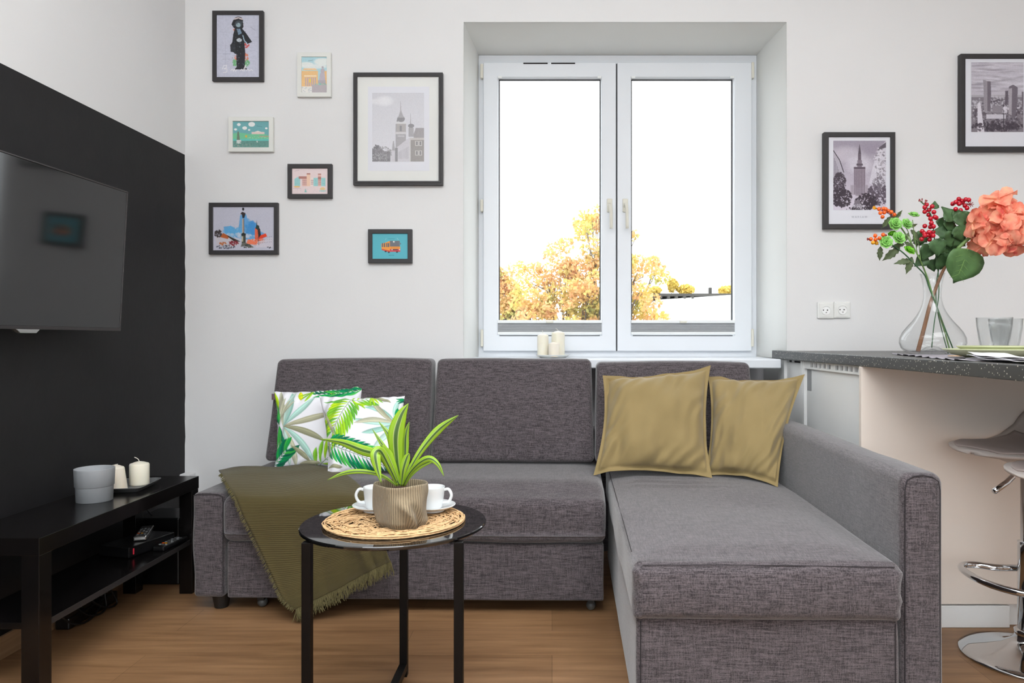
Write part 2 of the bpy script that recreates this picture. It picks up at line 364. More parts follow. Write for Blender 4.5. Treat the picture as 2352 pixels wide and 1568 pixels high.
def striped_leaf():
    m, t, p = nt('variegated_leaf'); tc = nd(t, 'ShaderNodeTexCoord'); sp = nd(t, 'ShaderNodeSeparateXYZ'); t.links.new(tc.outputs['UV'], sp.inputs[0])
    r = nd(t, 'ShaderNodeValToRGB'); e = r.color_ramp; cols = [(0, (166, 204, 56)), (.32, (150, 194, 48)), (.35, (210, 220, 150)), (.39, (92, 126, 58)), (.5, (70, 104, 52)), (.61, (92, 126, 58)), (.65, (210, 220, 150)), (.68, (150, 194, 48)), (1, (166, 204, 56))]
    e.elements[0].position = 0; e.elements[1].position = 1
    e.elements[0].color = (*lin(cols[0][1]), 1); e.elements[1].color = (*lin(cols[-1][1]), 1)
    for q, c in cols[1:-1]: x = e.elements.new(q); x.color = (*lin(c), 1)
    t.links.new(sp.outputs[0], r.inputs[0]); t.links.new(r.outputs[0], p.inputs['Base Color']); p.inputs['Roughness'].default_value = .35; p.inputs['Specular IOR Level'].default_value = .4
    tr = nd(t, 'ShaderNodeBsdfTranslucent'); t.links.new(r.outputs[0], tr.inputs[0]); ms = nd(t, 'ShaderNodeMixShader'); ms.inputs[0].default_value = .3
    out = t.nodes['Material Output']; t.links.new(p.outputs[0], ms.inputs[1]); t.links.new(tr.outputs[0], ms.inputs[2]); t.links.new(ms.outputs[0], out.inputs[0])
    return m
M['dracaena'] = striped_leaf()
def foliage(name, cols, sc=2.2):
    m, t, p = nt(name); tc = nd(t, 'ShaderNodeTexCoord'); n = nd(t, 'ShaderNodeTexNoise', i_Scale=float(sc), i_Detail=6.0); t.links.new(tc.outputs['Object'], n.inputs['Vector'])
    r = nd(t, 'ShaderNodeValToRGB'); k = len(cols); r.color_ramp.elements[0].position = .3; r.color_ramp.elements[1].position = .7
    r.color_ramp.elements[0].color = (*lin(cols[0]), 1); r.color_ramp.elements[1].color = (*lin(cols[-1]), 1)
    for i, c in enumerate(cols[1:-1]): x = r.color_ramp.elements.new(.3 + .4 * (i + 1) / (k - 1)); x.color = (*lin(c), 1)
    t.links.new(n.outputs['Fac'], r.inputs[0]); t.links.new(r.outputs[0], p.inputs['Base Color']); p.inputs['Roughness'].default_value = .7
    tr = nd(t, 'ShaderNodeBsdfTranslucent'); t.links.new(r.outputs[0], tr.inputs[0]); ms = nd(t, 'ShaderNodeMixShader'); ms.inputs[0].default_value = .4
    t.links.new(p.outputs[0], ms.inputs[1]); t.links.new(tr.outputs[0], ms.inputs[2]); t.links.new(ms.outputs[0], t.nodes['Material Output'].inputs[0]); return m
M['maple'] = foliage('autumn_maple_leaves', [(172, 178, 108), (220, 200, 116), (224, 178, 132), (206, 200, 120)])
M['petal'] = foliage('coral_petal_silk', [(230, 92, 84), (244, 146, 120), (250, 174, 146), (248, 192, 152)], 30)
M['faryellow'] = foliage('yellow_distant_leaves', [(214, 196, 104), (224, 198, 110)])

# ------------------------------------------------------------------ tiny painter: flat prints as coloured vertices
class Canvas:
    def __init__(s, w, h, bg): s.w, s.h = w, h; s.a = np.ones((h, w, 3)) * np.array(bg, float); s.yy, s.xx = np.mgrid[0:h, 0:w]; s.xx = (s.xx + .5) / w; s.yy = (s.yy + .5) / h
    def poly(s, pts, c, al=1):
        xs = [p[0] for p in pts]; ys = [p[1] for p in pts]
        x0, x1 = max(int(min(xs) * s.w) - 1, 0), min(int(max(xs) * s.w) + 2, s.w); y0, y1 = max(int(min(ys) * s.h) - 1, 0), min(int(max(ys) * s.h) + 2, s.h)
        if x0 >= x1 or y0 >= y1: return
        X = s.xx[y0:y1, x0:x1]; Y = s.yy[y0:y1, x0:x1]; ins = np.zeros(X.shape, bool); n = len(pts)
        for i in range(n):
            (ax, ay), (bx, by) = pts[i], pts[(i + 1) % n]
            if ay == by: continue
            k = ((ay > Y) != (by > Y)) & (X < (bx - ax) * (Y - ay) / (by - ay) + ax); ins ^= k
        r = s.a[y0:y1, x0:x1]; r[ins] = r[ins] * (1 - al) + np.array(c, float) * al
    def rect(s, x0, y0, x1, y1, c, al=1): s.poly([(x0, y0), (x1, y0), (x1, y1), (x0, y1)], c, al)
    def ell(s, cx, cy, rx, ry, c, al=1, soft=0):
        d = ((s.xx - cx) / rx) ** 2 + ((s.yy - cy) / ry) ** 2
        k = np.clip((1 - d) / soft, 0, 1) * al if soft else (d < 1) * al
        s.a = s.a * (1 - k[..., None]) + np.array(c, float) * k[..., None]
    def line(s, pts, wd, c, al=1):
        asp = s.w / s.h
        for (ax, ay), (bx, by) in zip(pts[:-1], pts[1:]):
            dx, dy = (bx - ax) * asp, by - ay; L = math.hypot(dx, dy) or 1e-6; nx, ny = -dy / L * wd / 2, dx / L * wd / 2
            s.poly([(ax + nx / asp, ay + ny), (bx + nx / asp, by + ny), (bx - nx / asp, by - ny), (ax - nx / asp, ay - ny)], c, al)
    def fuzz(s, amp, f=1, seed=0, mask=None):
        r = np.random.RandomState(seed); h, w = s.h // f + 2, s.w // f + 2; n = np.kron(r.rand(h, w) * 2 - 1, np.ones((f, f)))[:s.h, :s.w]
        k = n[..., None] * amp
        if mask is not None: k = k * mask[..., None]
        s.a = s.a + k
    def blot(s, cx, cy, rx, ry, n, c, size, rnd, al=.8):
        for _ in range(n):
            a, q = rnd.uniform(0, 2 * PI), math.sqrt(rnd.random()); x, y = cx + rx * q * math.cos(a), cy + ry * q * math.sin(a); z = size * rnd.uniform(.4, 1.2)
            s.poly([(x + z * rnd.uniform(.5, 1) * math.cos(t), y + z * s.w / s.h * rnd.uniform(.5, 1) * math.sin(t)) for t in (0, 1.2, 2.5, 3.8, 5)], c, al)
    def lin(s):
        a = np.clip(s.a, 0, 255) / 255; return np.where(a <= .04045, a / 12.92, ((a + .055) / 1.055) ** 2.4)
def paint_mesh(o, cv, uvs):                          # uvs: n x 2 in 0..1, y down, per vertex
    L = cv.lin(); u = np.clip(uvs[:, 0] * cv.w - .5, 0, cv.w - 1.001); v = np.clip(uvs[:, 1] * cv.h - .5, 0, cv.h - 1.001)
    i, j = u.astype(int), v.astype(int); fu, fv = (u - i)[:, None], (v - j)[:, None]; i2, j2 = np.minimum(i + 1, cv.w - 1), np.minimum(j + 1, cv.h - 1)
    c = (L[j, i] * (1 - fu) + L[j, i2] * fu) * (1 - fv) + (L[j2, i] * (1 - fu) + L[j2, i2] * fu) * fv
    at = o.data.color_attributes.new('Col', 'FLOAT_COLOR', 'POINT'); rgba = np.ones((len(c), 4)); rgba[:, :3] = c; at.data.foreach_set('color', rgba.ravel())

# ================================================================== THE ROOM
XL, XR, YW, YR, ZC = -1.72, 3.7, 3.43, -2.4, 2.8
NX0, NX1, NZ, YF = -.415, 1.10, 2.479, 3.83       # window niche: sides at the wall plane, head height, plane of the window frame
def struct(name, bm, m, parent=None, **k):
    o = obj(name, bm, m, parent, **k)
    if parent is None: o['kind'] = 'structure'
    return o
struct('floor', B(XL - .2, XR + .2, YR - .2, YF + .2, -.12, 0), M['floor'])
struct('ceiling', B(XL - .2, XR + .2, YR - .2, YW + .6, ZC, ZC + .15), M['ceil'])
struct('wall_left', B(XL - .2, XL, YR, YF + .2, 0, ZC), M['wall'])
bm = N()                                             # the painted black field, a thin coat with a slightly ragged far edge
pts = [(YR + .01, .36 * 0), (3.425, 0)]; rr = random.Random(5)
edge = [(3.428 - rr.random() * .006, .30 + i * (1.855 - .30) / 40) for i in range(41)]
top = [(3.428 - i * (3.428 - YR) / 12, 1.855) for i in range(1, 13)]
poly = [(YR, .0)] + [(3.38, 0), (3.38, .30)] + edge + top
a = [bm.verts.new((XL, y, z)) for y, z in poly]; b = [bm.verts.new((XL + .0015, y, z)) for y, z in poly]
bm.faces.new(b)
for i in range(len(a)): j = (i + 1) % len(a); bm.faces.new((a[i], a[j], b[j], b[i]))
struct('trim_1', bm, M['black_wall'])
bm = N()
box(bm, XL - .2, NX0, YW, YF + .3, 0, ZC); box(bm, NX1, XR, YW, YF + .3, 0, ZC); box(bm, NX0, NX1, YW, YF + .3, NZ, ZC)
struct('wall_back', bm, M['wall'])
bm = N()                                             # splayed plaster reveal lining
for x0, x1 in ((NX0 + .0005, -.385), (NX1 - .0005, 1.070)):
    v = [bm.verts.new(p) for p in ((x0, YW + .001, .9), (x0, YW + .001, NZ - .0005), (x1, YF, NZ - .0005), (x1, YF, .9))]; bm.faces.new(v)
v = [bm.verts.new(p) for p in ((NX0 + .0005, YW + .001, NZ - .001), (NX1 - .0005, YW + .001, NZ - .001), (NX1 - .0005, YF, NZ - .001), (NX0 + .0005, YF, NZ - .001))]; bm.faces.new(v)
struct('trim_2', bm, M['reveal'])
bm = N(); box(bm, NX0, NX1, YF - .03, YF + .3, 0, .855); struct('wall_niche', bm, M['niche'])
struct('trim_3', B(NX0 - .0, NX1 - .035, YW - .035, YF + .01, .857, .90), M['upvc'], bevel=.006, seg=3)       # the white sill board
bm = N(); box(bm, XR, XR + .2, YR, YW, 0, ZC); struct('wall_right', bm, M['wall'])
bm = N(); box(bm, XL, -1.7, YR - .2, YR, 0, ZC); box(bm, 1.1, XR, YR - .2, YR, 0, ZC); box(bm, -1.7, 1.1, YR - .2, YR, 0, .6); box(bm, -1.7, 1.1, YR - .2, YR, 2.5, ZC); struct('wall_rear', bm, M['wall'])
bm = N(); frame_bm(bm, -1.7, 1.1, .6, 2.5, .07, YR - .12, YR - .06); box(bm, -.33, -.27, YR - .12, YR - .06, .67, 2.43); struct('window_2', bm, M['upvc'])
struct('baseboard_left', B(XL + .002, XL + .014, YR, YW - .02, 0, .072), M['skirting'], bevel=.003)
bm = N(); box(bm, XL + .015, -1.33, YW - .014, YW, 0, .06); box(bm, -1.33, NX0, YW - .014, YW, 0, .06); struct('baseboard_back', bm, M['skirting'])
struct('trim_4', B(XL + .002, XL + .05, YW - .06, YW - .001, .02, .37), M['wall'], bevel=.004)                  # low white pipe boxing in the corner

# ---- the window
s = YF
win = thing('window_1', None, None, ((NX0 + NX1) / 2, YF, .9)); win['kind'] = 'structure'
def rect(px0, py0, px1, py1, Y):
    a, b = P(px0, py1, Y), P(px1, py0, Y); return a.x, b.x, a.z, b.z
bm = N(); frame_bm(bm, -.385, 1.07, .898, NZ - .002, .05, YF - .005, YF + .06); obj('window_frame', bm, M['upvc'], win, bevel=.003)
YS = YF - .028
x0, x1, z0, z1 = rect(1110, 143, 1415, 806, YS); u0, u1, _, _ = rect(1418, 143, 1727, 806, YS)
for k, (a0, a1, gx0, gx1) in enumerate(((x0, x1, 1143, 1382), (u0, u1, 1449, 1687))):
    g0, g1, gz0, gz1 = rect(gx0, 176, gx1, 770, YS)
    bm = N(); V = [[bm.verts.new((x, y, z)) for x, z in r] for r, y in ((((a0, z0), (a1, z0), (a1, z1), (a0, z1)), YF), (((a0, z0), (a1, z0), (a1, z1), (a0, z1)), YS), (((g0, gz0), (g1, gz0), (g1, gz1), (g0, gz1)), YS), (((g0 + .005, gz0 + .005), (g1 - .005, gz0 + .005), (g1 - .005, gz1 - .005), (g0 + .005, gz1 - .005)), YF + .005))]
    for q in range(3):
        for j in range(4): m = (j + 1) % 4; bm.faces.new((V[q][j], V[q][m], V[q + 1][m], V[q + 1][j]))
    sash = obj('window_sash', bm, M['upvc'], win, bevel=.0035, seg=3)
    bm = N(); frame_bm(bm, g0 + .004, g1 - .004, gz0 + .004, gz1 - .004, .005, YF - .0, YF + .012); obj('glazing_seal', bm, M['seal'], sash)
    obj('window_pane', B(g0 + .006, g1 - .006, YF + .004, YF + .009, gz0 + .006, gz1 - .006), M['pane'], sash)
    # pleated blind stacked at the foot of the pane
    r = lambda ya, yb, yy0, yy1, inset=0: B(g0 + inset, g1 - inset, yy0, yy1, P(0, yb, YS).z, P(0, ya, YS).z)
    obj('blind_top_rail', r(735, 742, YS - .016, YS + .004), M['blind_rail'], win, bevel=.002)
    bm = N(); zt, zb = P(0, 742, YS).z, P(0, 762, YS).z; n = 5
    for q in range(n):
        za, zc = zb + (zt - zb) * q / n, zb + (zt - zb) * (q + 1) / n
        prof = [(YS - .006, za), (YS - .0075, (za + zc) / 2), (YS - .006, zc)]
        for (ya, zza), (yb, zzb) in zip(prof[:-1], prof[1:]): bm.faces.new([bm.verts.new(p) for p in ((g0 + .001, ya, zza), (g1 - .001, ya, zza), (g1 - .001, yb, zzb), (g0 + .001, yb, zzb))])
    obj('blind_pleats', bm, M['blind'], win)
    obj('blind_bottom_rail', r(762, 768, YS - .014, YS + .002), M['blind_rail'], win, bevel=.002)
    xm = (g0 + g1) / 2
    obj('blind_tab', B(xm - .018, xm + .018, YS - .026, YS - .014, P(0, 742, YS).z, P(0, 737, YS).z), M['upvc_cream'], win, bevel=.003)
    for xx in (g0 + .002, g1 - .022): obj('blind_bracket', B(xx, xx + .02, YS - .006, YS + .003, P(0, 180, YS).z, P(0, 175, YS).z), M['blind_rail'], win)
    obj('glazing_gap', B(g0 + .01, g1 - .01, YS - .001, YS + .001, P(0, 771.5, YS).z, P(0, 769.5, YS).z), M['seal'], win)
xa, xb, _, _ = rect(1415, 0, 1418, 1, YS); obj('mullion_gap', B(xa, xb, YF - .008, YF - .004, z0, z1), M['seal'], win)
for pa, pb in ((1202, 1258), (1266, 1321)):
    xa, xb, za, zb = rect(pa, 144, pb, 147, YS); obj('trickle_vent_slot', B(xa, xb, YS - .0015, YS + .002, za, zb), M['hole'], win)
for pxc in (1400, 1436):
    c = P(pxc, 472, YS); h = obj('window_handle', lathe(N(), [(.0, 0)] and [(.014, -.001), (.014, .012), (.012, .014)], (0, 0, 0), 20), M['upvc_cream'], win, local=True, smooth=False)
    h.location = c - win.location; h.rotation_euler = (PI / 2, 0, 0)
    bm = N(); box(bm, c.x - .014, c.x + .014, YS - .01, YS, c.z - .035, c.z + .035); obj('handle_plate', bm, M['upvc_cream'], win, bevel=.004)
    bm = N(); tube(bm, smoothpath([(c.x, YS - .008, c.z), (c.x, YS - .04, c.z - .004), (c.x + .004, YS - .046, c.z - .03), (c.x + .006, YS - .044, c.z - .125)], 6), .0085, 10); obj('handle_lever', bm, M['upvc_cream'], win, smooth=True)
for pr in ((1103, 147, 1110, 180), (1103, 458, 1110, 486), (1104, 756, 1110, 796), (1726, 143, 1732, 180), (1725, 755, 1731, 796)):
    xa, xb, za, zb = rect(*pr, YS); obj('hinge', B(xa, xb, YS - .008, YF - .004, za, zb), M['upvc_cream'], win, bevel=.004)

# ================================================================== OUTSIDE
struct('ground', B(-60, 60, 5, 120, -4.6, -4.5), M['ground'])
def leaves(bm, c, R, n, size, rnd, hollow=.3, flat=.8):
    for _ in range(n):
        while True:
            d = Vector((rnd.uniform(-1, 1), rnd.uniform(-1, 1), rnd.uniform(-1, 1)))
            if hollow < d.length < 1: break
        p = Vector(c) + Vector((d.x * R[0], d.y * R[1], d.z * R[2]))
        a = Vector((rnd.gauss(0, 1), rnd.gauss(0, 1), rnd.gauss(0, 1))).normalized(); b = a.orthogonal().normalized(); b = Matrix.Rotation(rnd.uniform(0, 6.3), 3, a) @ b; e = a.cross(b); z = size * rnd.uniform(.6, 1.3)
        bm.faces.new([bm.verts.new(q) for q in (p + b * z, p + e * z * .6, p - b * z, p - e * z * .6)])
def tree(label, cx, Y, base, clumps, n, size, m, seed, group=None, trunk_r=.16):
    rnd = random.Random(seed); t = thing('maple_tree' if m is M['maple'] else 'garden_tree', label, 'tree', (cx, Y, base), group)
    bm = N(); fork = Vector((cx, Y, base + (clumps[0][0].z - base) * .55)); tube(bm, smoothpath([(cx, Y, base), (cx + .1, Y, base + (fork.z - base) * .5), fork], 4), trunk_r, 8)
    for c, R in (clumps if len(clumps) < 30 else clumps[::5]):
        e = c + Vector((0, 0, R[2] * .4)); mid = (fork + e) / 2 + Vector((rnd.uniform(-.3, .3), 0, -.2)); tube(bm, smoothpath([fork, mid, e], 4), [(trunk_r * .6 if len(clumps) < 30 else .016) * (1 - i / 9) + .004 for i in range(9)], 5)
        for _ in range(5):
            d = Vector((rnd.uniform(-1, 1), rnd.uniform(-.6, .6), rnd.uniform(-.3, 1))).normalized(); tube(bm, [mid + (e - mid) * rnd.random(), c + Vector((d.x * R[0], d.y * R[1], d.z * R[2])) * .95], [.014, .005], 4)
    obj('branches', bm, M['trunk'], t)
    bm = N(); tot = sum(R[0] * R[2] for _, R in clumps)
    for c, R in clumps: leaves(bm, c, R, int(n * R[0] * R[2] / tot), size, rnd)
    obj('foliage', bm, m, t)
YT = 14.0
def CL(px, py, rx, ry, Y=YT): k = Y / F; return (P(px, py, Y), (rx * k, rx * k * .8, ry * k))
rt = random.Random(11)
cl = []
for _ in range(150):                                 # many small open sprays inside the crown outline
    while True:
        x, y = rt.uniform(1175, 1525), rt.uniform(470, 790)
        top = 600 if x < 1210 else 640 - (x - 1210) * 1.15 if x < 1340 else 490 + abs(x - 1375) * .35 if x < 1440 else 512 + (x - 1440) * 1.2
        if y > top and (y - top > 60 or rt.random() < .5): break
    r = rt.uniform(12, 30); cl.append(CL(x, y, r, r * .75, YT + rt.uniform(-.8, .8)))
cl += [CL(x, y, r, r * .8) for x, y, r in ((1345, 492, 16), (1378, 500, 20), (1325, 515, 14), (1372, 478, 12), (1450, 540, 18), (1300, 560, 20), (1225, 620, 22), (1500, 600, 18), (1400, 530, 24), (1250, 665, 40), (1330, 620, 45), (1340, 700, 55), (1240, 715, 45), (1450, 700, 45), (1385, 600, 45), (1290, 620, 40))]
cl.insert(0, CL(1340, 690, 60, 50))
tree('big autumn maple with orange and yellow leaves filling the lower half of both window panes', P(1345, 0, YT).x, YT, -4.5, cl, 17000, .042, M['maple'], 11)
cl2 = [CL(1165, 690, 36, 55, 19), CL(1195, 715, 30, 34, 19), CL(1150, 640, 18, 28, 19)]
tree('paler thin tree beside the maple at the outer edge of the window', P(1165, 0, 19).x, 19, -4.5, cl2, 2600, .06, M['maple'], 12)
for (px, py, rx, ry, lab) in ((1545, 655, 13, 16, 'small round yellow tree above the dark roof edge close to the maple'), (1575, 665, 20, 12, 'low golden tree bunch behind the middle of the flat roof'), (1672, 668, 22, 12, 'golden tree crown behind the roof chimney'), (1505, 668, 14, 10, 'little yellow tree at the tip of the projecting roof edge')):
    tree(lab, P(px, 0, 45).x, 45, -4.5, [CL(px, py, rx, ry, 45)], 500, .12, M['faryellow'], px, 'distant yellow trees', .12)
YB = 26
hs = thing('flat_roofed_building', 'plain white flat roofed building with a dark overhanging roof edge behind the maple', 'building', (P(1620, 0, YB).x, YB, -4.5))
xb0 = P(1510, 0, YB).x; bm = N(); box(bm, xb0, xb0 + 9, YB, YB + 6, -4.5, P(0, 690, YB).z)
prism(bm, [(xb0, P(0, 690, YB).z), (xb0 + 9, P(0, 690, YB).z), (xb0 + 9, P(0, 650, YB).z), (xb0, P(0, 688, YB).z)], YB, YB + 6); obj('wall', bm, M['bright'], hs)
bm = N(); q0, q1 = P(1482, 674, YB - .4), P(1760, 672, YB - .4); box(bm, q0.x, q1.x, YB + .2, YB + 5, q0.z - .06, q0.z + .04)
for i in range(6): box(bm, q0.x + .3 + i * .28, q0.x + .36 + i * .28, YB - .1, YB + .4, q0.z - .15, q0.z - .06)
obj('roof_edge', bm, M['roof'], hs)
c = P(1646, 664, YB); obj('chimney', B(c.x - .05, c.x + .05, YB + 1, YB + 1.15, c.z - .1, c.z + .13), M['roof'], hs)

# ================================================================== SOFA (local frame: u along the front, v towards the wall)
sofa = thing('corner_sofa', 'grey upholstered corner sofa bed with a chaise beside the kitchen counter', 'sofa', (-1.313, 2.667, 0), rotz=math.radians(-1.5))
def spart(name, lo, hi, r=.02, disp=None, cell=.035, parent=None):
    return obj(name, rbox(N(), lo, hi, r, cell, disp), M['sofa'], parent or sofa, smooth=True, local=True)
def wrk(amp, f=6, seed=0): return lambda co, n: co + n * (noise(co.x * f + seed, co.y * f, co.z * f) * amp)
spart('low_armrest', (0, 0, .05), (.118, .70, .432), .018, wrk(.004, 8, 3), .03)
def arm_disp(co, n):
    co = co + n * noise(co.x * 5, co.y * 5 + 9, co.z * 5) * .004
    if n.z > .3: co.z += .010 * math.sin(min(max((co.x - 2.205) / .105, 0), 1) * PI)
    return co
spart('high_armrest', (2.208, -.782, .03), (2.313, .70, .655), .022, arm_disp, .035)
def seat_disp(co, n):
    f = sst(.14, -.02, co.y); e = min(sst(.118, .2, co.x), sst(1.508, 1.42, co.x))
    co = co.copy()
    if co.z > .3: co.z += (-.030 * f + .012 * e * (1 - f))
    co += n * noise(co.x * 5, co.y * 5, co.z * 5) * .004
    if n.y < -.2:
        g = sst(1.25, 1.5, co.x); co += n * (.0022 * g * math.sin(co.z * 150 + co.x * 5 + noise(co.x * 5, 0, 0) * 2)) * sst(.275, .31, co.z)
        co.y -= .006 * math.sin((co.z - .262) / .18 * PI)
    return co
spart('seat_cushion', (.121, -.02, .262), (1.506, .60, .452), .03, seat_disp, .022)
spart('storage_base', (.128, .004, .05), (1.50, .66, .256), .008, wrk(.002, 7, 1), .05)
spart('back_frame', (.10, .58, .06), (2.20, .695, .60), .02, None, .08)
def ch_disp(co, n):
    co = co.copy(); x, y = co.x, co.y
    if co.z > .36:
        e = min(sst(1.53, 1.66, x), sst(2.19, 2.06, x), sst(-.80, -.66, y))
        co.z += .012 * e - .006
        g = math.exp(-((y - .16 + .10 * (x - 1.75)) / .018) ** 2) + .7 * math.exp(-((y - .09 + .08 * (x - 1.75)) / .016) ** 2) + .4 * math.exp(-((y - .24 + .06 * (x - 1.75)) / .02) ** 2)
        co.z += .008 * g * sst(1.56, 1.66, x) * sst(2.05, 1.8, x)
        co.z += noise(x * 4, y * 4, 2) * .004
    if n.y < -.2: co.y += -.008 * math.sin((co.z - .295) / .14 * PI) + noise(x * 9, co.z * 9, 3) * .003
    if n.y < -.2 and abs(n.x) > .15: co += n * .004 * math.sin(co.z * 170)
    if abs(n.x) > .5: co += n * noise(y * 6, co.z * 8, 5) * .005
    return co
spart('chaise_cushion', (1.533, -.812, .296), (2.203, .62, .447), .028, ch_disp, .022)
spart('chaise_base', (1.545, -.795, .02), (2.194, .62, .302), .010, wrk(.004, 5, 4), .05)
def back(u0, u1, zt, name='back_cushion', dy=0, rake=.115):
    def d(co, n):
        co = co.copy(); t = (co.z - .47) / (zt - .47); cx = (co.x - u0) / (u1 - u0)
        co.y += rake * t
        b = math.sin(min(max(cx, 0), 1) * PI) * math.sin(min(max(t, 0), 1) * PI)
        if n.y < -.1: co.y -= .018 * b + noise(co.x * 6, 4, co.z * 6) * .004
        if n.z > .3: co.z += .004 * math.sin(cx * PI) + noise(co.x * 5, 1, 7) * .003
        co.x += (.010 * (t - .5)) * (1 if cx < .5 else -1)
        return co
    return spart(name, (u0, .44 + dy, .474), (u1, .565 + dy, zt), .022, d, .028)
back(.082, .775, .905); back(.790, 1.475, .905); back(1.487, 2.155, .893, dy=-.02)
# seams, feet, casters
def seam(pts, name='seam', r=.0016): obj(name, tube(N(), pts, r, 5), M['sofa_seam'], sofa, local=True)
seam([(.006, -.001, .424), (.02, -.001, .429), (.06, -.001, .430), (.098, -.001, .429), (.113, -.001, .42), (.1155, -.001, .40), (.1155, -.001, .07)])
seam([(2.217, -.780, .04), (2.217, -.780, .62), (2.222, -.780, .643), (2.238, -.780, .653), (2.26, -.780, .656), (2.283, -.780, .652), (2.299, -.780, .641), (2.3035, -.780, .62), (2.3035, -.780, .04)])
seam([(1.556, -.7985, .03), (1.556, -.7985, .29)]); seam([(2.185, -.7985, .03), (2.185, -.7985, .29)])
seam(smoothpath([(1.541, -.70, .437), (1.541, -.3, .440), (1.541, .2, .440), (1.541, .5, .440)], 5), r=.0011)
seam(smoothpath([(1.56, -.806, .434), (1.8, -.806, .436), (2.18, -.806, .434)], 6), r=.0011)
for u, v in ((.083, .055), (.06, .62)): obj('foot', lathe(N(), [(.022, 0), (.024, .002), (.034, .052), (.034, .056)], (u, v, 0), 24), M['black_plastic'], sofa, local=True, smooth=False)
for u in (.235, 1.455):
    bm = N(); ball(bm, (u, .06, .018), .018, 10); c = obj('caster', bm, M['grey_caster'], sofa, local=True, smooth=True); 
    obj('caster_bracket', B(u - .012, u + .012, .04, .06, .03, .06), M['black_plastic'], sofa, local=True)

# ---- the olive throw
rows = [[(503, 1087, 2.93), (560, 1078, 2.96), (640, 1077, 3.0), (700, 1071, 3.04), (742, 1078, 3.02)],
        [(513, 1108, 2.78), (590, 1104, 2.82), (665, 1102, 2.86), (735, 1094, 2.90), (783, 1098, 2.88)],
        [(528, 1134, 2.66), (610, 1132, 2.68), (690, 1128, 2.70), (765, 1120, 2.73), (822, 1126, 2.70)],
        [(543, 1160, 2.603), (630, 1160, 2.603), (708, 1158, 2.605), (786, 1156, 2.60), (846, 1158, 2.59)],
        [(562, 1190, 2.585), (650, 1192, 2.59), (725, 1190, 2.59), (800, 1190, 2.59), (857, 1190, 2.577)],
        [(592, 1250, 2.585), (675, 1250, 2.59), (745, 1245, 2.59), (815, 1235, 2.585), (873, 1225, 2.57)],
        [(625, 1320, 2.58), (700, 1310, 2.59), (765, 1295, 2.59), (835, 1270, 2.58), (885, 1255, 2.565)],
        [(650, 1372, 2.57), (715, 1352, 2.585), (775, 1330, 2.585), (845, 1298, 2.575), (893, 1278, 2.56)],
        [(678, 1398, 2.56), (728, 1374, 2.58), (785, 1346, 2.58), (850, 1310, 2.57), (899, 1288, 2.555)]]
R3 = [smoothpath([P(*p) for p in r], 14) for r in rows]
ncol = len(R3[0]); colsP = [smoothpath([R3[j][i] for j in range(len(rows))], 10) for i in range(ncol)]
nrow = len(colsP[0])
def throw_pt(u, v):
    i = round(u * (ncol - 1)); j = round(v * (nrow - 1)); p = colsP[i][j].copy()
    hang = sst(.36, .5, v)
    fold = math.sin(u * 17 + 3 * v) * .006 * sst(.3, 1, v) + math.exp(-((u - .78 - .02 * math.sin(v * 6)) / .05) ** 2) * .016 * hang
    p.y -= abs(fold) * hang + .002; p.z += (noise(u * 6, v * 7, 1) * .5 + .5) * .006 * (1 - hang) + .014 * (1 - hang) * sst(0, .12, v) + .008 * (1 - hang)
    return p
throw = thing('throw_blanket', 'olive green ribbed throw with a fringed hem draped over the sofa seat front', 'throw', tuple(P(690, 1400, 2.6)))
bm = N(); grid(bm, throw_pt, ncol - 1, nrow - 1, True)
cloth = obj('blanket_cloth', bm, M['olive'], throw, smooth=True, solid=.004)
rf = random.Random(2); bm = N()
def strand(p, d, L, r=.0013):
    q = [p]; 
    for k in range(3): d = (d + Vector((rf.uniform(-.35, .35), rf.uniform(-.2, .05), rf.uniform(-.25, .1)))).normalized(); q.append(q[-1] + d * L / 3)
    tube(bm, q, [r, r, r * .9, r * .5], 4, caps=False)
bot = [throw_pt(i / (ncol - 1), 1) for i in range(ncol)]; lft = [throw_pt(0, j / (nrow - 1)) for j in range(nrow)]
for i in range(ncol - 1):
    for k in range(8):
        t = rf.random(); p = bot[i].lerp(bot[i + 1], t); strand(p, Vector((.25 + rf.uniform(-.25, .3), -.1, -1)), rf.uniform(.026, .052))
for j in range(6, nrow - 1):
    for k in range(5): p = lft[j].lerp(lft[j + 1], rf.random()); strand(p, Vector((-.8, -.25, -.6)), rf.uniform(.008, .016), .001)
obj('fringe', bm, M['fringe'], throw)['kind'] = 'stuff'

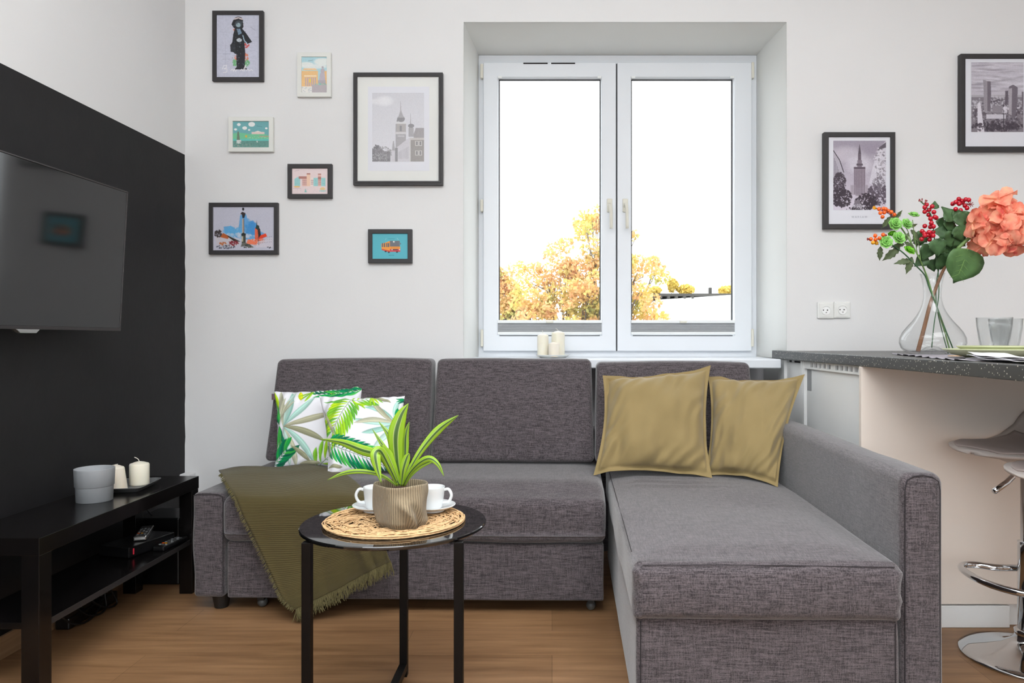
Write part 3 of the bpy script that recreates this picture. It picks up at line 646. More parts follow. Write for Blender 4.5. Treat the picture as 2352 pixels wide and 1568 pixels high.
# ================================================================== CUSHIONS
def pillow(name, TL, TR, BR, BL, thick, m, label, group, n=60, flange=0, sag=.05, seed=0, canvas=None, nudge=(0, 0, 0, 0), wr=.004, wcor=None):
    TL, TR, BR, BL = (Vector(q) for q in (TL, TR, BR, BL)); nrm = ((TR - TL).cross(BL - TL)).normalized()
    if nrm.y > 0: nrm = -nrm                      # towards the viewer
    cen = (TL + TR + BR + BL) / 4; W = (TR - TL).length
    def base(u, v):
        p = TL * (1 - u) * (1 - v) + TR * u * (1 - v) + BR * u * v + BL * (1 - u) * v
        sx, sy = 4 * u * (1 - u), 4 * v * (1 - v)
        p += (TR - TL) * (.5 - u) * 2 * sag * sy * (abs(2 * u - 1) ** 2) * .5 + (BL - TL) * (.5 - v) * 2 * sag * sx * (abs(2 * v - 1) ** 2) * .5
        return p
    def hgt(u, v):
        f = flange
        a = min(max((u - f) / (1 - 2 * f), 0), 1); b = min(max((v - f) / (1 - 2 * f), 0), 1)
        h = (max(4 * a * (1 - a), 0) ** .48) * (max(4 * b * (1 - b), 0) ** .48)
        return thick / 2 * h
    t = thing(name, label, 'cushion', tuple((BL + BR) / 2), group)
    bm = N(); bm2 = N(); uvs = []
    def ff(sg):
        def fn(u, v):
            h = hgt(u, v); ed = min(u, v, 1 - u, 1 - v)
            w_ = noise(u * 5 + seed, v * 5, 2) * wr + noise(u * 11 + seed, v * 4, 5) * wr * .7
            pk = 0
            if ed > flange: pk = (.0035 + .0005 * (flange > 0)) * math.sin((u + v * .6) * 42 + 3 * noise(u * 4, v * 4, seed)) * sst(.34, .06, ed - flange) * (1 if h > .003 else 0)
            p = base(u, v) + nrm * sg * (h + (w_ + pk if h > .002 else 0) * (1 if sg > 0 else .5))
            if ed < flange + 1e-6 and flange: p += nrm * noise(u * 7 + seed, v * 7, 8) * .012 + nrm * sg * .001
            if sg > 0: uvs.append((u, v))
            return p
        return fn
    grid(bm, ff(1), n, n, True); front = obj('cushion_front', bm, m, t, smooth=True)
    grid(bm2, ff(-1), 40, 40, True); bk = obj('cushion_back', bm2, m if canvas is None else M['white_back'], t, smooth=True)
    if canvas is not None: paint_mesh(front, canvas, np.array(uvs))
    return t, base, nrm
M['white_back'] = mat('white_cushion_cotton', (228, 228, 232), .85, spec=.2, var=.01)
M['leafprint'] = attr_mat('leaf_printed_cotton', .85, .2, .1)

def strap(cv, x, y, ang, L, bend, wd, c, rnd, al=.95):           # one brushed strap leaf
    pts = []; n = 14; a = ang; px, py = x, y; C_ = []
    for i in range(n + 1): C_.append((px, py)); px += L / n * math.cos(a); py += L / n * math.sin(a); a += bend / n
    def side(f):
        o = []
        for i, (qx, qy) in enumerate(C_):
            t = i / n; w_ = wd * (math.sin(min(t * 1.02, 1) * PI) ** .7) * (.6 + .6 * t); j = min(i + 1, n); k = max(i - 1, 0); dx, dy = C_[j][0] - C_[k][0], C_[j][1] - C_[k][1]; l = math.hypot(dx, dy) or 1
            o.append((qx - dy / l * w_ * f, qy + dx / l * w_ * f))
        return o
    cv.poly(side(.5) + side(-.5)[::-1], c, al)
    d = [q * .78 for q in c]; lt = [min(q * 1.15 + 14, 255) for q in c]
    cv.poly(side(.5) + side(.22)[::-1], d, .45); cv.poly(side(-.1) + side(-.3)[::-1], lt, .6)
def frond(cv, x, y, ang, L, bend, n, ll, wd, cols, rnd, spread=1.0, sides=(1, -1)):
    a = ang; px, py = x, y; st = []
    for i in range(n):
        st.append((px, py, a)); px += L / n * math.cos(a); py += L / n * math.sin(a); a += bend / n
    for s_ in sides:
        for i, (qx, qy, qa) in enumerate(st):
            t = i / n; l = ll * (.55 + .45 * math.sin((.15 + t * .75) * PI)); strap(cv, qx, qy, qa + s_ * spread * (1 - .35 * t), l, -s_ * .45, wd, rnd.choice(cols), rnd)
    cv.line([(q[0], q[1]) for q in st], .006, (70, 100, 60))
LIME = [(150, 200, 30), (120, 185, 40), (176, 214, 20), (90, 165, 50)]; EMER = [(0, 140, 80), (0, 118, 78), (20, 160, 70), (60, 178, 70), (0, 96, 70)]
PALE = [(168, 208, 196), (150, 196, 184), (186, 216, 204)]; KHAKI = [(170, 168, 140), (186, 186, 160), (146, 146, 116)]
rp = random.Random(9)
cB = Canvas(420, 420, (238, 238, 243))
for a, L, b, c in ((3.0, .50, .5, PALE[0]), (3.35, .48, -.5, KHAKI[1]), (2.6, .42, .5, PALE[1]), (2.2, .40, .3, PALE[2]), (4.0, .42, -.8, PALE[1]), (1.9, .30, -.3, PALE[0]), (3.6, .42, .8, KHAKI[0]), (4.5, .34, .6, PALE[0]), (5.4, .2, .4, EMER[1]), (4.9, .2, -.3, EMER[0])): strap(cB, .93, .42, a, L * 1.1, b, .075, c, rp)
frond(cB, .38, .06, 2.0, .56, .25, 12, .31, .044, LIME, rp, 1.05)
frond(cB, .40, .10, 5.9, .2, .5, 4, .24, .04, LIME, rp, 1.1)
strap(cB, .36, .12, 3.1, .32, .2, .03, LIME[3], rp); strap(cB, .40, .12, .35, .2, .7, .03, LIME[0], rp)
for a in (.55, .8, 1.05, .3): strap(cB, .62, -.03, a + .7, .22, -.3, .03, rp.choice(LIME), rp)
strap(cB, .62, .02, .35, .26, .2, .06, KHAKI[2], rp); 
frond(cB, .02, .64, .44, 1.0, -.1, 18, .30, .042, EMER, rp, 1.0)
for a in (2.2, 2.6, 3.0): strap(cB, 1.02, .05, a, .12, .3, .03, rp.choice(EMER), rp)
strap(cB, .0, .92, -.1, .22, .5, .05, KHAKI[2], rp); strap(cB, .02, .20, 1.35, .4, -.3, .05, KHAKI[0], rp); strap(cB, .05, .6, 1.5, .2, .4, .04, KHAKI[2], rp)
cA = Canvas(420, 420, (238, 238, 243)); rp = random.Random(21)
for a, L, b, c in ((-.2, .62, -.1, KHAKI[0]), (-.65, .55, -.3, PALE[0]), (-1.0, .50, -.8, PALE[1]), (.15, .55, .5, KHAKI[2]), (.55, .6, .8, PALE[0]), (.95, .55, .8, KHAKI[1]), (1.2, .5, .5, PALE[2]), (-1.35, .5, .2, PALE[2]), (-1.6, .5, -.1, KHAKI[1])): strap(cA, .12, .5, a, L, b, .085, c, rp)
for a in (1.35, 1.6, 1.85, -1.9, -1.65, -2.2): strap(cA, .07, .48, a, .38, -.2, .055, rp.choice(EMER), rp)
for a in (-1.2, -1.45, -1.0): strap(cA, .08, .4, a, .3, .3, .04, KHAKI[1], rp)
strap(cA, .0, .0, 1.3, .25, .2, .05, LIME[2], rp); strap(cA, .32, .02, 1.4, .15, .1, .06, (214, 214, 20), rp); strap(cA, .6, .02, .6, .18, .4, .06, (214, 214, 20), rp)
frond(cA, .42, .0, -.05, .56, .05, 12, .16, .034, EMER, rp, 1.1, (1,)); frond(cA, 1.0, .05, 3.0, .4, .1, 7, .24, .034, EMER, rp, .5)
for a in (2.0, 2.3, 2.6): strap(cA, .48, .02, a, .2, .2, .03, rp.choice(LIME), rp)
frond(cA, .5, 1.02, -.8, .5, .4, 7, .34, .05, LIME, rp, .9); frond(cA, -.02, 1.0, -.9, .3, .2, 7, .24, .05, EMER, rp, .8)
strap(cA, .22, .74, .55, .3, .5, .07, KHAKI[2], rp); strap(cA, .3, .98, -.2, .25, .3, .07, KHAKI[0], rp)
tA, bA, nA = pillow('palm_cushion', P(630, 899, 3.17), P(834, 886, 3.17), P(835, 1080, 3.04), P(630, 1076, 3.05), .13, M['leafprint'], 'white cushion with teal and khaki leaf print, furthest back in the sofa corner', 'leaf print cushions on the sofa', 210, sag=.08, seed=3, canvas=cA, wr=.003)
tB, bB, nB = pillow('palm_cushion', P(733, 909, 3.03), P(930, 909, 3.05), P(930, 1086, 2.87), P(752, 1092, 2.86), .125, M['leafprint'], 'white cushion with lime and emerald palm fronds, leaning in front behind the potted plant', 'leaf print cushions on the sofa', 210, sag=.08, seed=7, canvas=cB, wr=.003)
obj('side_label', B(P(629, 0, 3.16).x - .006, P(633, 0, 3.16).x, 3.150, 3.152, P(0, 918, 3.15).z, P(0, 904, 3.15).z), mat('plum_fabric_tag', (104, 84, 92), .8, var=.05), tA)
pillow('ochre_cushion', P(1626, 862, 3.10), P(1848, 862, 3.02), P(1787, 1117, 2.72), P(1618, 1092, 2.90), .17, M['yellow'], 'ochre flanged cushion leaning on the high armrest beside the white counter', 'ochre cushions on the chaise', 90, flange=.035, sag=.10, seed=4, wr=.012)
pillow('ochre_cushion', P(1384, 864, 3.07), P(1632, 840, 3.07), P(1636, 1098, 2.85), P(1363, 1089, 2.86), .18, M['yellow'], 'ochre flanged cushion in front, standing between the middle backrest and its twin', 'ochre cushions on the chaise', 90, flange=.035, sag=.10, seed=12, wr=.012)

# ================================================================== TELEVISION on the black wall
up = Vector((.028, 0, .511)).normalized(); al = Vector((-.033, -1, 0)).normalized(); al = (al - up * al.dot(up)).normalized(); nv = al.cross(up).normalized()
if nv.x < 0: nv = -nv
TVW, TVH = .91, .513
tv = thing('television', 'flat black television on the black wall, glossy screen tilted slightly down', 'television', (-1.588 + nv.x * 0, 2.69, 1.024))
tv.rotation_euler = Matrix((al, up, al.cross(up))).transposed().to_euler()          # local x along the set, local y up, local z = al x up
sg = 1 if al.cross(up).x > 0 else -1
def tz(a, b): return (min(a * sg, b * sg), max(a * sg, b * sg))
obj('tv_body', B(0, TVW, 0, TVH, *tz(-.030, -.004)), M['tv_body'], tv, local=True, bevel=.003)
obj('rear_housing', B(.12, TVW - .12, .06, TVH - .08, *tz(-.055, -.030)), M['tv_body'], tv, local=True, bevel=.01)
obj('screen', B(.006, TVW - .006, .012, TVH - .006, *tz(-.004, 0.0)), M['tv'], tv, local=True)
bm = N()
for a in ((0, TVW, 0, .011), (0, TVW, TVH - .005, TVH), (0, .005, .011, TVH - .005), (TVW - .005, TVW, .011, TVH - .005)): box(bm, *a, *tz(-.006, .0015))
obj('bezel', bm, M['tv_rim'], tv, local=True, bevel=.001)
bm = N(); c0 = TVW / 2
q = [(c0 - .05, 0.001), (c0 + .05, .001), (c0 + .033, -.012), (c0 - .033, -.012)]
z0, z1 = tz(-.012, .003); A = [bm.verts.new((x, y, z0)) for x, y in q]; D = [bm.verts.new((x, y, z1)) for x, y in q]; bm.faces.new(A); bm.faces.new(D[::-1])
for i in range(4): j = (i + 1) % 4; bm.faces.new((A[i], D[i], D[j], A[j]))
obj('sensor_lip', bm, M['silver'], tv, local=True, bevel=.002)
obj('wall_bracket', B(.3, .6, .14, .36, *tz(-.096, -.05)), M['tv_body'], tv, local=True, bevel=.004)

# ================================================================== TV BENCH
tb = thing('tv_bench', 'low black laminate bench with a lower shelf standing along the black wall', 'tv bench', (-1.54, 2.46, 0))
bx0, bx1, by0, by1 = -1.675, -1.405, 2.004, 2.91
obj('bench_top', B(bx0, bx1, by0, by1, .402, .45), M['lack'], tb, bevel=.0012)
for x in (bx0, bx1 - .05):
    for y in (by0, by1 - .055): obj('leg', B(x, x + .05, y, y + .05, 0, .402), M['lack'], tb, bevel=.001)
obj('shelf', B(bx0 + .012, bx1 - .008, by0 + .02, by1 - .02, .193, .211), M['lack'], tb, bevel=.001)
obj('shelf_edge', B(bx1 - .008, bx1 - .0065, by0 + .051, by1 - .06, .193, .211), M['edge'], tb)
obj('screw_cap', lathe(N(), [(.003, 0), (.003, .002)], (0, 0, 0), 12), M['silver'], tb).matrix_local = Matrix.Translation(Vector((bx1, by1 - .03, .2)) - tb.location) @ Matrix.Rotation(PI / 2, 4, 'Y')

# grey pot, tray and candles on it
pc = Vector((-1.545, 2.47, .45))
pot = obj('plant_pot', lathe(N(), [(.052, 0), (.054, .001), (.056, .050), (.0562, .0503), (.0585, .052), (.0605, .108), (.0605, .110), (.0575, .110), (.0555, .05), (.0, .012)], pc, 56, True, False), M['grey_ceramic'], smooth=False)
for p_ in pot.data.polygons: p_.use_smooth = abs(p_.normal.z) < .9
tag(recenter(pot), 'empty pale grey cylindrical pot with a stepped band standing on the black bench', 'pot')
def candle(loc, r, h, lab, group, lean=0, wick=(.0, 0, .012), m='candle', soft=.0):
    t = thing('pillar_candle', lab, 'candle', tuple(loc), group)
    bm = N(); lathe(bm, [(r * .97, 0), (r, .003), (r * (1 - soft), h * .93), (r * .93 * (1 - soft), h * .985), (r * .8 * (1 - soft), h), (r * .5, h + .004), (r * .12, h + .007)], (0, 0, 0), 40)
    for v in bm.verts: v.co.x += lean * v.co.z
    obj('wax', bm, M[m], t, local=True, smooth=True)
    w_ = Vector((lean * h, 0, h + .006)); obj('wick', tube(N(), smoothpath([w_, w_ + Vector((wick[0] * .3, wick[1], wick[2] * .6)), w_ + Vector(wick)], 4), .0013, 6), M['wick'], t, local=True)
    return t
TRY = (-1.546, 2.668); an = math.radians(9)
bm = N(); prof = []
def sq(r, z, k=.22): return [(r * (abs(math.cos(a)) ** k) * (1 if math.cos(a) > 0 else -1), r * (abs(math.sin(a)) ** k) * (1 if math.sin(a) > 0 else -1), z) for a in [2 * PI * i / 48 for i in range(48)]]
R = []
for r, z in ((.062, 0), (.064, .001), (.080, .016), (.0835, .018), (.0835, .0195), (.079, .019), (.062, .005)):
    R.append([bm.verts.new((TRY[0] + x * math.cos(an) * .98 - y * math.sin(an), TRY[1] + x * math.sin(an) + y * 1.22 * math.cos(an), .45 + z2)) for x, y, z2 in sq(r, z)])
for a_, b_ in zip(R[:-1], R[1:]):
    for k in range(48): l = (k + 1) % 48; bm.faces.new((a_[k], a_[l], b_[l], b_[k]))
bm.faces.new(R[0][::-1]); bm.faces.new(R[-1])
tag(recenter(obj('candle_tray', bm, M['tray'], smooth=False)), 'dark grey square tray with upturned rim under the two candles on the bench', 'tray')
candle((-1.556, 2.615, .4553), .0345, .083, 'slumped ivory pillar candle on the bench tray just behind the grey pot', 'candles on the bench tray', -.10, (.012, 0, .003), 'candle_dark', .10)
candle((-1.532, 2.715, .4553), .0335, .079, 'straight ivory pillar candle with a long bent wick on the bench tray', 'candles on the bench tray', 0, (-.018, 0, .016))

# things on the bench shelf and under it
def rotbox(cx, cy, ang, sx, sy, z0, z1):
    bm = B(-sx / 2, sx / 2, -sy / 2, sy / 2, z0, z1); c_, s_ = math.cos(ang), math.sin(ang)
    for v in bm.verts: x, y = v.co.x, v.co.y; v.co.x = cx + x * c_ - y * s_; v.co.y = cy + x * s_ + y * c_
    return bm
stb = thing('set_top_box', 'slim black set-top box with a red standby light on the bench shelf', 'set-top box', (-1.545, 2.73, .211))
sa = math.radians(-14)
obj('housing', rotbox(-1.545, 2.73, sa, .13, .22, .213, .25), M['tv_body'], stb, bevel=.003)
fc = Vector((-1.545, 2.73, 0)) + Vector((math.cos(sa) * .066 + math.sin(sa) * .09, math.sin(sa) * .066 - math.cos(sa) * .09, 0))
obj('standby_light', rotbox(fc.x, fc.y, sa, .002, .004, .222, .243), M['red_led'], stb)
def remote(c, ang, z, L, lab, tip):
    t = thing('remote_control', lab, 'remote control', (c[0], c[1], z), 'remote controls on the set-top box')
    obj('remote_body', rotbox(c[0], c[1], ang, .044, L, z, z + .017), M['tv_body'], t, bevel=.005, seg=3)
    rb = random.Random(int(L * 1000)); c_, s_ = math.cos(ang), math.sin(ang)
    cols = [M['grey_ceramic'], M['orange'], M['yelberry'], M['tray']]
    for i in range(6):
        for j in range(3):
            x, y = (j - 1) * .012, -L / 2 + .03 + i * .018; px_, py_ = c[0] + x * c_ - y * s_, c[1] + x * s_ + y * c_
            obj('button', rotbox(px_, py_, ang, .007, .006, z + .016, z + .0185), cols[1] if (i == 1 and j == 0) else cols[2] if (i == 1 and j == 1) else cols[3] if (i + j) % 2 else cols[0], t)
    if tip: x, y = 0, -L / 2 + .008; obj('end_cap', rotbox(c[0] + x * c_ - y * s_, c[1] + x * s_ + y * c_, ang, .043, .018, z + .001, z + .0178), M['silver'], t, bevel=.004)
remote((-1.548, 2.775), math.radians(20), .2505, .17, 'black remote control with a silver end cap lying on the set-top box', True)
remote((-1.51, 2.80), math.radians(12), .211 + .0395, .15, 'smaller dark remote control beside the silver-ended one on the set-top box', False) if False else None
remote((-1.447, 2.775), math.radians(-6), .211, .15, 'plain dark remote control lying on the bench shelf in front of the set-top box', False)
spk = thing('subwoofer', 'black box speaker standing behind the far end of the bench in the corner', 'speaker', (-1.55, 3.05, 0))
obj('cabinet', B(-1.69, -1.51, 2.96, 3.14, .0, .27), M['tv_body'], spk, bevel=.006)
obj('speaker_cable', tube(N(), smoothpath([(-1.64, 3.0, .27), (-1.655, 2.97, .31), (-1.69, 2.94, .36), (-1.70, 2.93, .30)], 5), .003, 6), M['cable'], spk)
strip = thing('power_strip', 'black power strip with coiled cables on the floor under the bench', 'power strip', (-1.67, 2.65, 0))
obj('strip_body', B(-1.70, -1.65, 2.50, 2.78, .0, .04), M['tv_body'], strip, bevel=.005)
for k in range(3): obj('cable', tube(N(), smoothpath([(-1.67, 2.5 + .1 * k, .04), (-1.65, 2.45 + .08 * k, .07), (-1.63, 2.5 + .08 * k, .02), (-1.63, 2.6 + .07 * k, .01), (-1.65, 2.7, .06 + .03 * k), (-1.67, 2.8, .19)], 6), .0035, 6), M['cable'], strip, smooth=True)
obj('plug', B(-1.69, -1.66, 2.70, 2.74, .04, .08), M['tv_body'], strip, bevel=.005)

# ================================================================== ROUND SIDE TABLE
TX, TY, TR_, TH = -.420, 1.953, .243, .51
tbl = thing('side_table', 'round black mirror-glass side table on a slim black metal frame', 'side table', (TX, TY, 0))
obj('tabletop', lathe(N(), [(TR_ - .003, TH - .010), (TR_, TH - .007), (TR_, TH - .002), (TR_ - .002, TH)], (TX, TY, 0), 128), M['glass_black'], tbl)
ls = .0225
LG = [(-.600, 1.793), (-.229, 1.797), (-.4385, 2.165)]
for (x, y) in LG: obj('leg', B(x - ls / 2, x + ls / 2, y - ls / 2, y + ls / 2, .0, TH - .0105), M['table_metal'], tbl, bevel=.0012)
obj('floor_bar', B(-.4385 - ls / 2, -.4385 + ls / 2, 1.797 + ls / 2, 2.165 - ls / 2, .018, .04), M['table_metal'], tbl, bevel=.001)
obj('cross_bar', B(-.600 + ls / 2, -.229 - ls / 2, 1.785, 1.807, .018, .04), M['table_metal'], tbl, bevel=.001)
# woven straw mat
rm = random.Random(4); bm = N(); RM = .186
for k in range(330):
    a0 = rm.uniform(0, 2 * PI); ch = rm.uniform(.25, 1.5); r0, r1 = RM * math.sqrt(rm.uniform(.02, 1)), RM * math.sqrt(rm.uniform(.02, 1)); n = 7; z = TH + rm.uniform(.0022, .0085); q = []
    bl = rm.uniform(-.02, .02)
    for i in range(n): t = i / (n - 1); r = r0 + (r1 - r0) * t + bl * math.sin(t * PI); a = a0 + ch * t; r = min(r, RM); q.append((TX + r * math.cos(a), TY + r * math.sin(a), z + .001 * math.sin(i * 2.2 + k)))
    tube(bm, q, .00165, 4, caps=False)
for k in range(70):
    a0 = rm.uniform(0, 2 * PI); r = RM * rm.uniform(.96, 1.0); z = TH + rm.uniform(.002, .0085); tube(bm, [(TX + r * math.cos(a0 + t * .1), TY + r * math.sin(a0 + t * .1), z) for t in range(9)], .0018, 4, caps=False)
mt = obj('straw_placemat', bm, M['straw'], smooth=True); tag(recenter(mt), 'round openwork straw placemat on the black side table', 'placemat')
MZ = TH + .0105
# plant in a corduroy bag
px_, py_ = -.388, 1.884; pl = thing('potted_plant', 'dragon plant with lime striped leaves in a taupe corduroy bag on the straw mat', 'plant', (px_, py_, MZ))
def bag(u, v):
    a = 2 * PI * u; z = v * .103; r = .062 + .004 * v + .002 * math.sin(v * PI)
    r *= 1 + .0 * v; sgn = noise(math.cos(a) * 1.6 + 3, math.sin(a) * 1.6, z * 22) * .006
    d = (a - 5.15); g = math.exp(-(((d) + (z - .045) * 9) / .20) ** 2) * sst(.085, .05, z) - .8 * math.exp(-((d - .35 + (z - .03) * 7) / .16) ** 2) * sst(.07, .04, z)
    r += sgn * 1.5 + .016 * g; r *= 1 + .05 * math.cos(2 * a + .6) * (1 - v)
    r -= .007 * sst(.12, 0, v)
    return Vector((px_ + r * math.cos(a), py_ + r * math.sin(a), MZ + z + .004 * noise(math.cos(a) * 1.3, math.sin(a) * 1.3, 3) * v))
bm = N(); G = grid(bm, bag, 96, 26, True)
for j in range(26 + 1):
    pass
ins = [[bm.verts.new(Vector((px_, py_, 0)) + Vector((p.co.x - px_, p.co.y - py_, 0)) * s_ + Vector((0, 0, p.co.z + dz))) for p in G[-1]] for s_, dz in ((.975, .003), (.94, .0), (.92, -.03))]
L = bm.loops.layers.uv.verify(); prev = G[-1]
for row in ins:
    for i in range(96):
        f = bm.faces.new((prev[i], prev[i + 1], row[i + 1], row[i]))
        for lp, a in zip(f.loops, (i, i + 1, i + 1, i)): lp[L].uv = (a / 96, 1)
    prev = row
bmesh.ops.remove_doubles(bm, verts=bm.verts, dist=1e-5)
bm.faces.new([v for v in sorted([v for v in bm.verts if abs(v.co.z - min(q.co.z for q in bm.verts)) < .0005 + .0], key=lambda v: math.atan2(v.co.y - py_, v.co.x - px_))]) if False else None
obj('corduroy_bag', bm, M['cord'], pl, smooth=True)
obj('soil', lathe(N(), [(.040, .02), (.045, .03), (.0555, .08), (.05, .086), (.02, .09)], (px_, py_, MZ), 32), M['soil'], pl, smooth=True)
def blade(pts, wd, twist=0, fold=.25, tipw=.02, peak=.45, parent=pl, m='dracaena', face=None):
    q = smoothpath([P(*p) for p in pts], 7); n = len(q) - 1; bm = N()
    def fn(u, v):
        i = min(int(round(v * n)), n); p = q[i]; t = (q[min(i + 1, n)] - q[max(i - 1, 0)]).normalized()
        vw = Vector((0, 0, HC)) - p if face is None else Vector(face); vw = (vw - t * vw.dot(t)).normalized(); s_ = t.cross(vw).normalized()
        s_ = Matrix.Rotation(twist * v + .0, 3, t) @ s_; vw = t.cross(s_)
        w_ = wd * ((v / peak) ** .7 * .8 + .2 if v < peak else max(1 - ((v - peak) / (1 - peak)) ** 1.7, 0)) + .0006
        x = (u - .5) * w_; return p + s_ * x - vw * (abs(u - .5) * 2) ** 1.3 * w_ * fold * -.5
    grid(bm, fn, 8, n, True); return obj('leaf', bm, M[m], parent, smooth=True, solid=.0008)
yc = py_
for pts, wd, tw, pk in (
    ([(921, 1114, yc), (912, 1060, yc - .005), (909, 1000, yc - .01), (921, 955, yc - .005), (938, 926, yc)], .040, 0, .5),
    ([(924, 1114, yc), (950, 1062, yc + .01), (978, 1020, yc + .02), (1012, 983, yc + .03), (1053, 953, yc + .035)], .021, .3, .68),
    ([(917, 1112, yc), (898, 1062, yc), (868, 1044, yc + .01), (830, 1033, yc + .02), (785, 1016, yc + .03), (735, 1008, yc + .035)], .026, -.3, .55),
    ([(912, 1116, yc - .01), (888, 1098, yc - .03), (858, 1086, yc - .05), (820, 1082, yc - .06), (785, 1088, yc - .06), (752, 1102, yc - .06)], .011, 0, .6),
    ([(914, 1114, yc - .01), (893, 1070, yc - .04), (874, 1036, yc - .06), (862, 1042, yc - .075), (866, 1072, yc - .085), (876, 1109, yc - .09)], .026, .2, .6),
    ([(926, 1116, yc - .01), (940, 1088, yc - .03), (962, 1064, yc - .05), (986, 1053, yc - .06), (1006, 1066, yc - .065), (1020, 1094, yc - .065)], .016, 0, .5),
    ([(928, 1116, yc), (942, 1092, yc), (962, 1072, yc + .0), (985, 1061, yc), (1003, 1058, yc)], .013, 0, .5),
    ([(918, 1112, yc + .01), (900, 1060, yc + .02), (880, 1024, yc + .03), (855, 985, yc + .04)], .016, 0, .4),
    ([(919, 1112, yc + .02), (905, 1050, yc + .03), (893, 1000, yc + .04), (870, 968, yc + .05)], .015, 0, .5),
    ([(923, 1112, yc + .02), (930, 1050, yc + .03), (932, 1000, yc + .035), (940, 968, yc + .04)], .018, 0, .5),
    ([(917, 1114, yc - .012), (902, 1078, yc - .02), (886, 1044, yc - .025), (874, 1020, yc - .03)], .034, 0, .6),
    ([(922, 1116, yc - .02), (926, 1080, yc - .03), (934, 1052, yc - .03), (940, 1040, yc - .03)], .020, 0, .5)): blade(pts, wd, tw, peak=pk)
# cups
def cup(cx, cy, side, lab):
    s_ = thing('saucer', lab[0], 'saucer', (cx, cy, MZ), 'saucers on the straw mat')
    obj('saucer_dish', lathe(N(), [(.036, 0), (.037, .0015), (.034, .003), (.058, .011), (.066, .0165), (.0665, .0175), (.0655, .018), (.05, .0125), (.032, .0075), (.03, .007)], (cx, cy, MZ), 64), M['porcelain'], s_, smooth=True)
    c_ = thing('coffee_cup', lab[1], 'cup', (cx, cy, MZ + .0075), 'coffee cups on saucers')
    z = MZ + .0075
    obj('cup_bowl', lathe(N(), [(.027, 0), (.0285, .001), (.0295, .005), (.033, .02), (.0358, .045), (.0368, .058), (.0366, .0592), (.0345, .0585), (.0335, .045), (.03, .02), (.022, .006), (.002, .005)], (cx, cy, z), 64), M['porcelain'], c_, smooth=True)
    x = cx + side * .034; obj('handle', tube(N(), smoothpath([(x, cy, z + .050), (x + side * .014, cy - .004, z + .052), (x + side * .022, cy - .006, z + .036), (x + side * .014, cy - .005, z + .018), (x - side * .003, cy, z + .014)], 7), .0042, 10), M['porcelain'], c_, smooth=True)
cup(-.3345, 2.030, 1, ('white saucer on the straw mat on the sofa chaise side of the potted plant', 'white coffee cup beside the potted plant, its handle turned to the chaise'))
cup(-.4865, 2.030, -1, ('white saucer on the straw mat on the throw blanket side of the potted plant', 'white coffee cup half hidden by the potted plant, handle turned to the throw blanket'))

# ================================================================== SILL CANDLES
c = P(1270, 820, 3.62); pzz = .90
tag(recenter(obj('candle_dish', lathe(N(), [(.06, 0), (.064, .001), (.078, .010), (.085, .014), (.085, .0155), (.078, .013), (.06, .005), (.03, .004)], (c.x, c.y, pzz), 48), M['white_plate'], smooth=True)), 'shallow white dish holding three candles on the window sill', 'dish')
g = 'candles on the window sill'
candle((P(1247, 0, 3.61).x, 3.61, pzz + .0055), .0275, .108, 'middle-height cream candle on the sill dish, nearest the hinged side of the window', g, 0, (-.004, 0, .016))
candle((P(1282, 0, 3.65).x, 3.65, pzz + .0055), .033, .121, 'tallest cream candle at the back of the sill dish', g, 0, (-.012, 0, .012))
candle((P(1272, 0, 3.565).x, 3.568, pzz + .0055), .0265, .066, 'shortest cream candle in front on the sill dish', g, 0, (.002, 0, .006), 'candle_dark')

# ================================================================== WALL SOCKETS
sk = thing('wall_socket', 'white double wall socket above the worktop', 'socket', tuple(P(1914.5, 731, 3.43)))
SP = lambda x, y: P(x, y, 3.425)
for k, (xc, yc_) in enumerate(((1896, 712.5), (1934, 711.5))):
    c = SP(xc, yc_); h = .0385
    pltx = obj('cover_plate', B(c.x - h, c.x + h, 3.420, 3.4295, c.z - h, c.z + h), M['white_plastic'], sk, bevel=.004, seg=3)
    bm = N(); n = 32; rz = .021
    A = [bm.verts.new((c.x - .031 + (.062 if q in (1, 2) else 0), 3.4185, c.z - .031 + (.062 if q > 1 else 0))) for q in range(4)]
    lathe(bm, [(.0215, .0), (.0215, .0015)], (0, 0, 0), 32) if False else None
    bm.free(); bm = B(c.x - .032, c.x + .032, 3.4182, 3.421, c.z - .032, c.z + .032); obj('face_plate', bm, M['white_plastic'], pltx, bevel=.001)
    bm = N(); lathe(bm, [(.0195, 0), (.0215, .0), (.0215, .0025), (.0195, .0025)], (0, 0, 0), 40, closed=True); o = obj('socket_rim', bm, M['white_plastic'], sk, local=True); o.location = Vector((c.x, 3.4182, c.z)) - sk.location; o.rotation_euler = (PI / 2, 0, 0)
    bm = N(); lathe(bm, [(.0195, 0), (.0001, 0)], (0, 0, 0), 40, False, False); o = obj('socket_well', bm, M['counter_body'], sk, local=True); o.location = Vector((c.x, 3.4178, c.z)) - sk.location; o.rotation_euler = (PI / 2, 0, 0)
    for dx in (-.0095, .0095): bm = N(); lathe(bm, [(.0026, 0), (.0026, .001)], (0, 0, 0), 14); o = obj('pin_hole', bm, M['hole'], sk, local=True); o.location = Vector((c.x + dx - .003, 3.4175, c.z + .001)) - sk.location; o.rotation_euler = (PI / 2, 0, 0)
    obj('earth_pin', tube(N(), [(c.x, 3.418, c.z - .010), (c.x, 3.412, c.z - .010)], .0023, 8), M['silver'], sk)

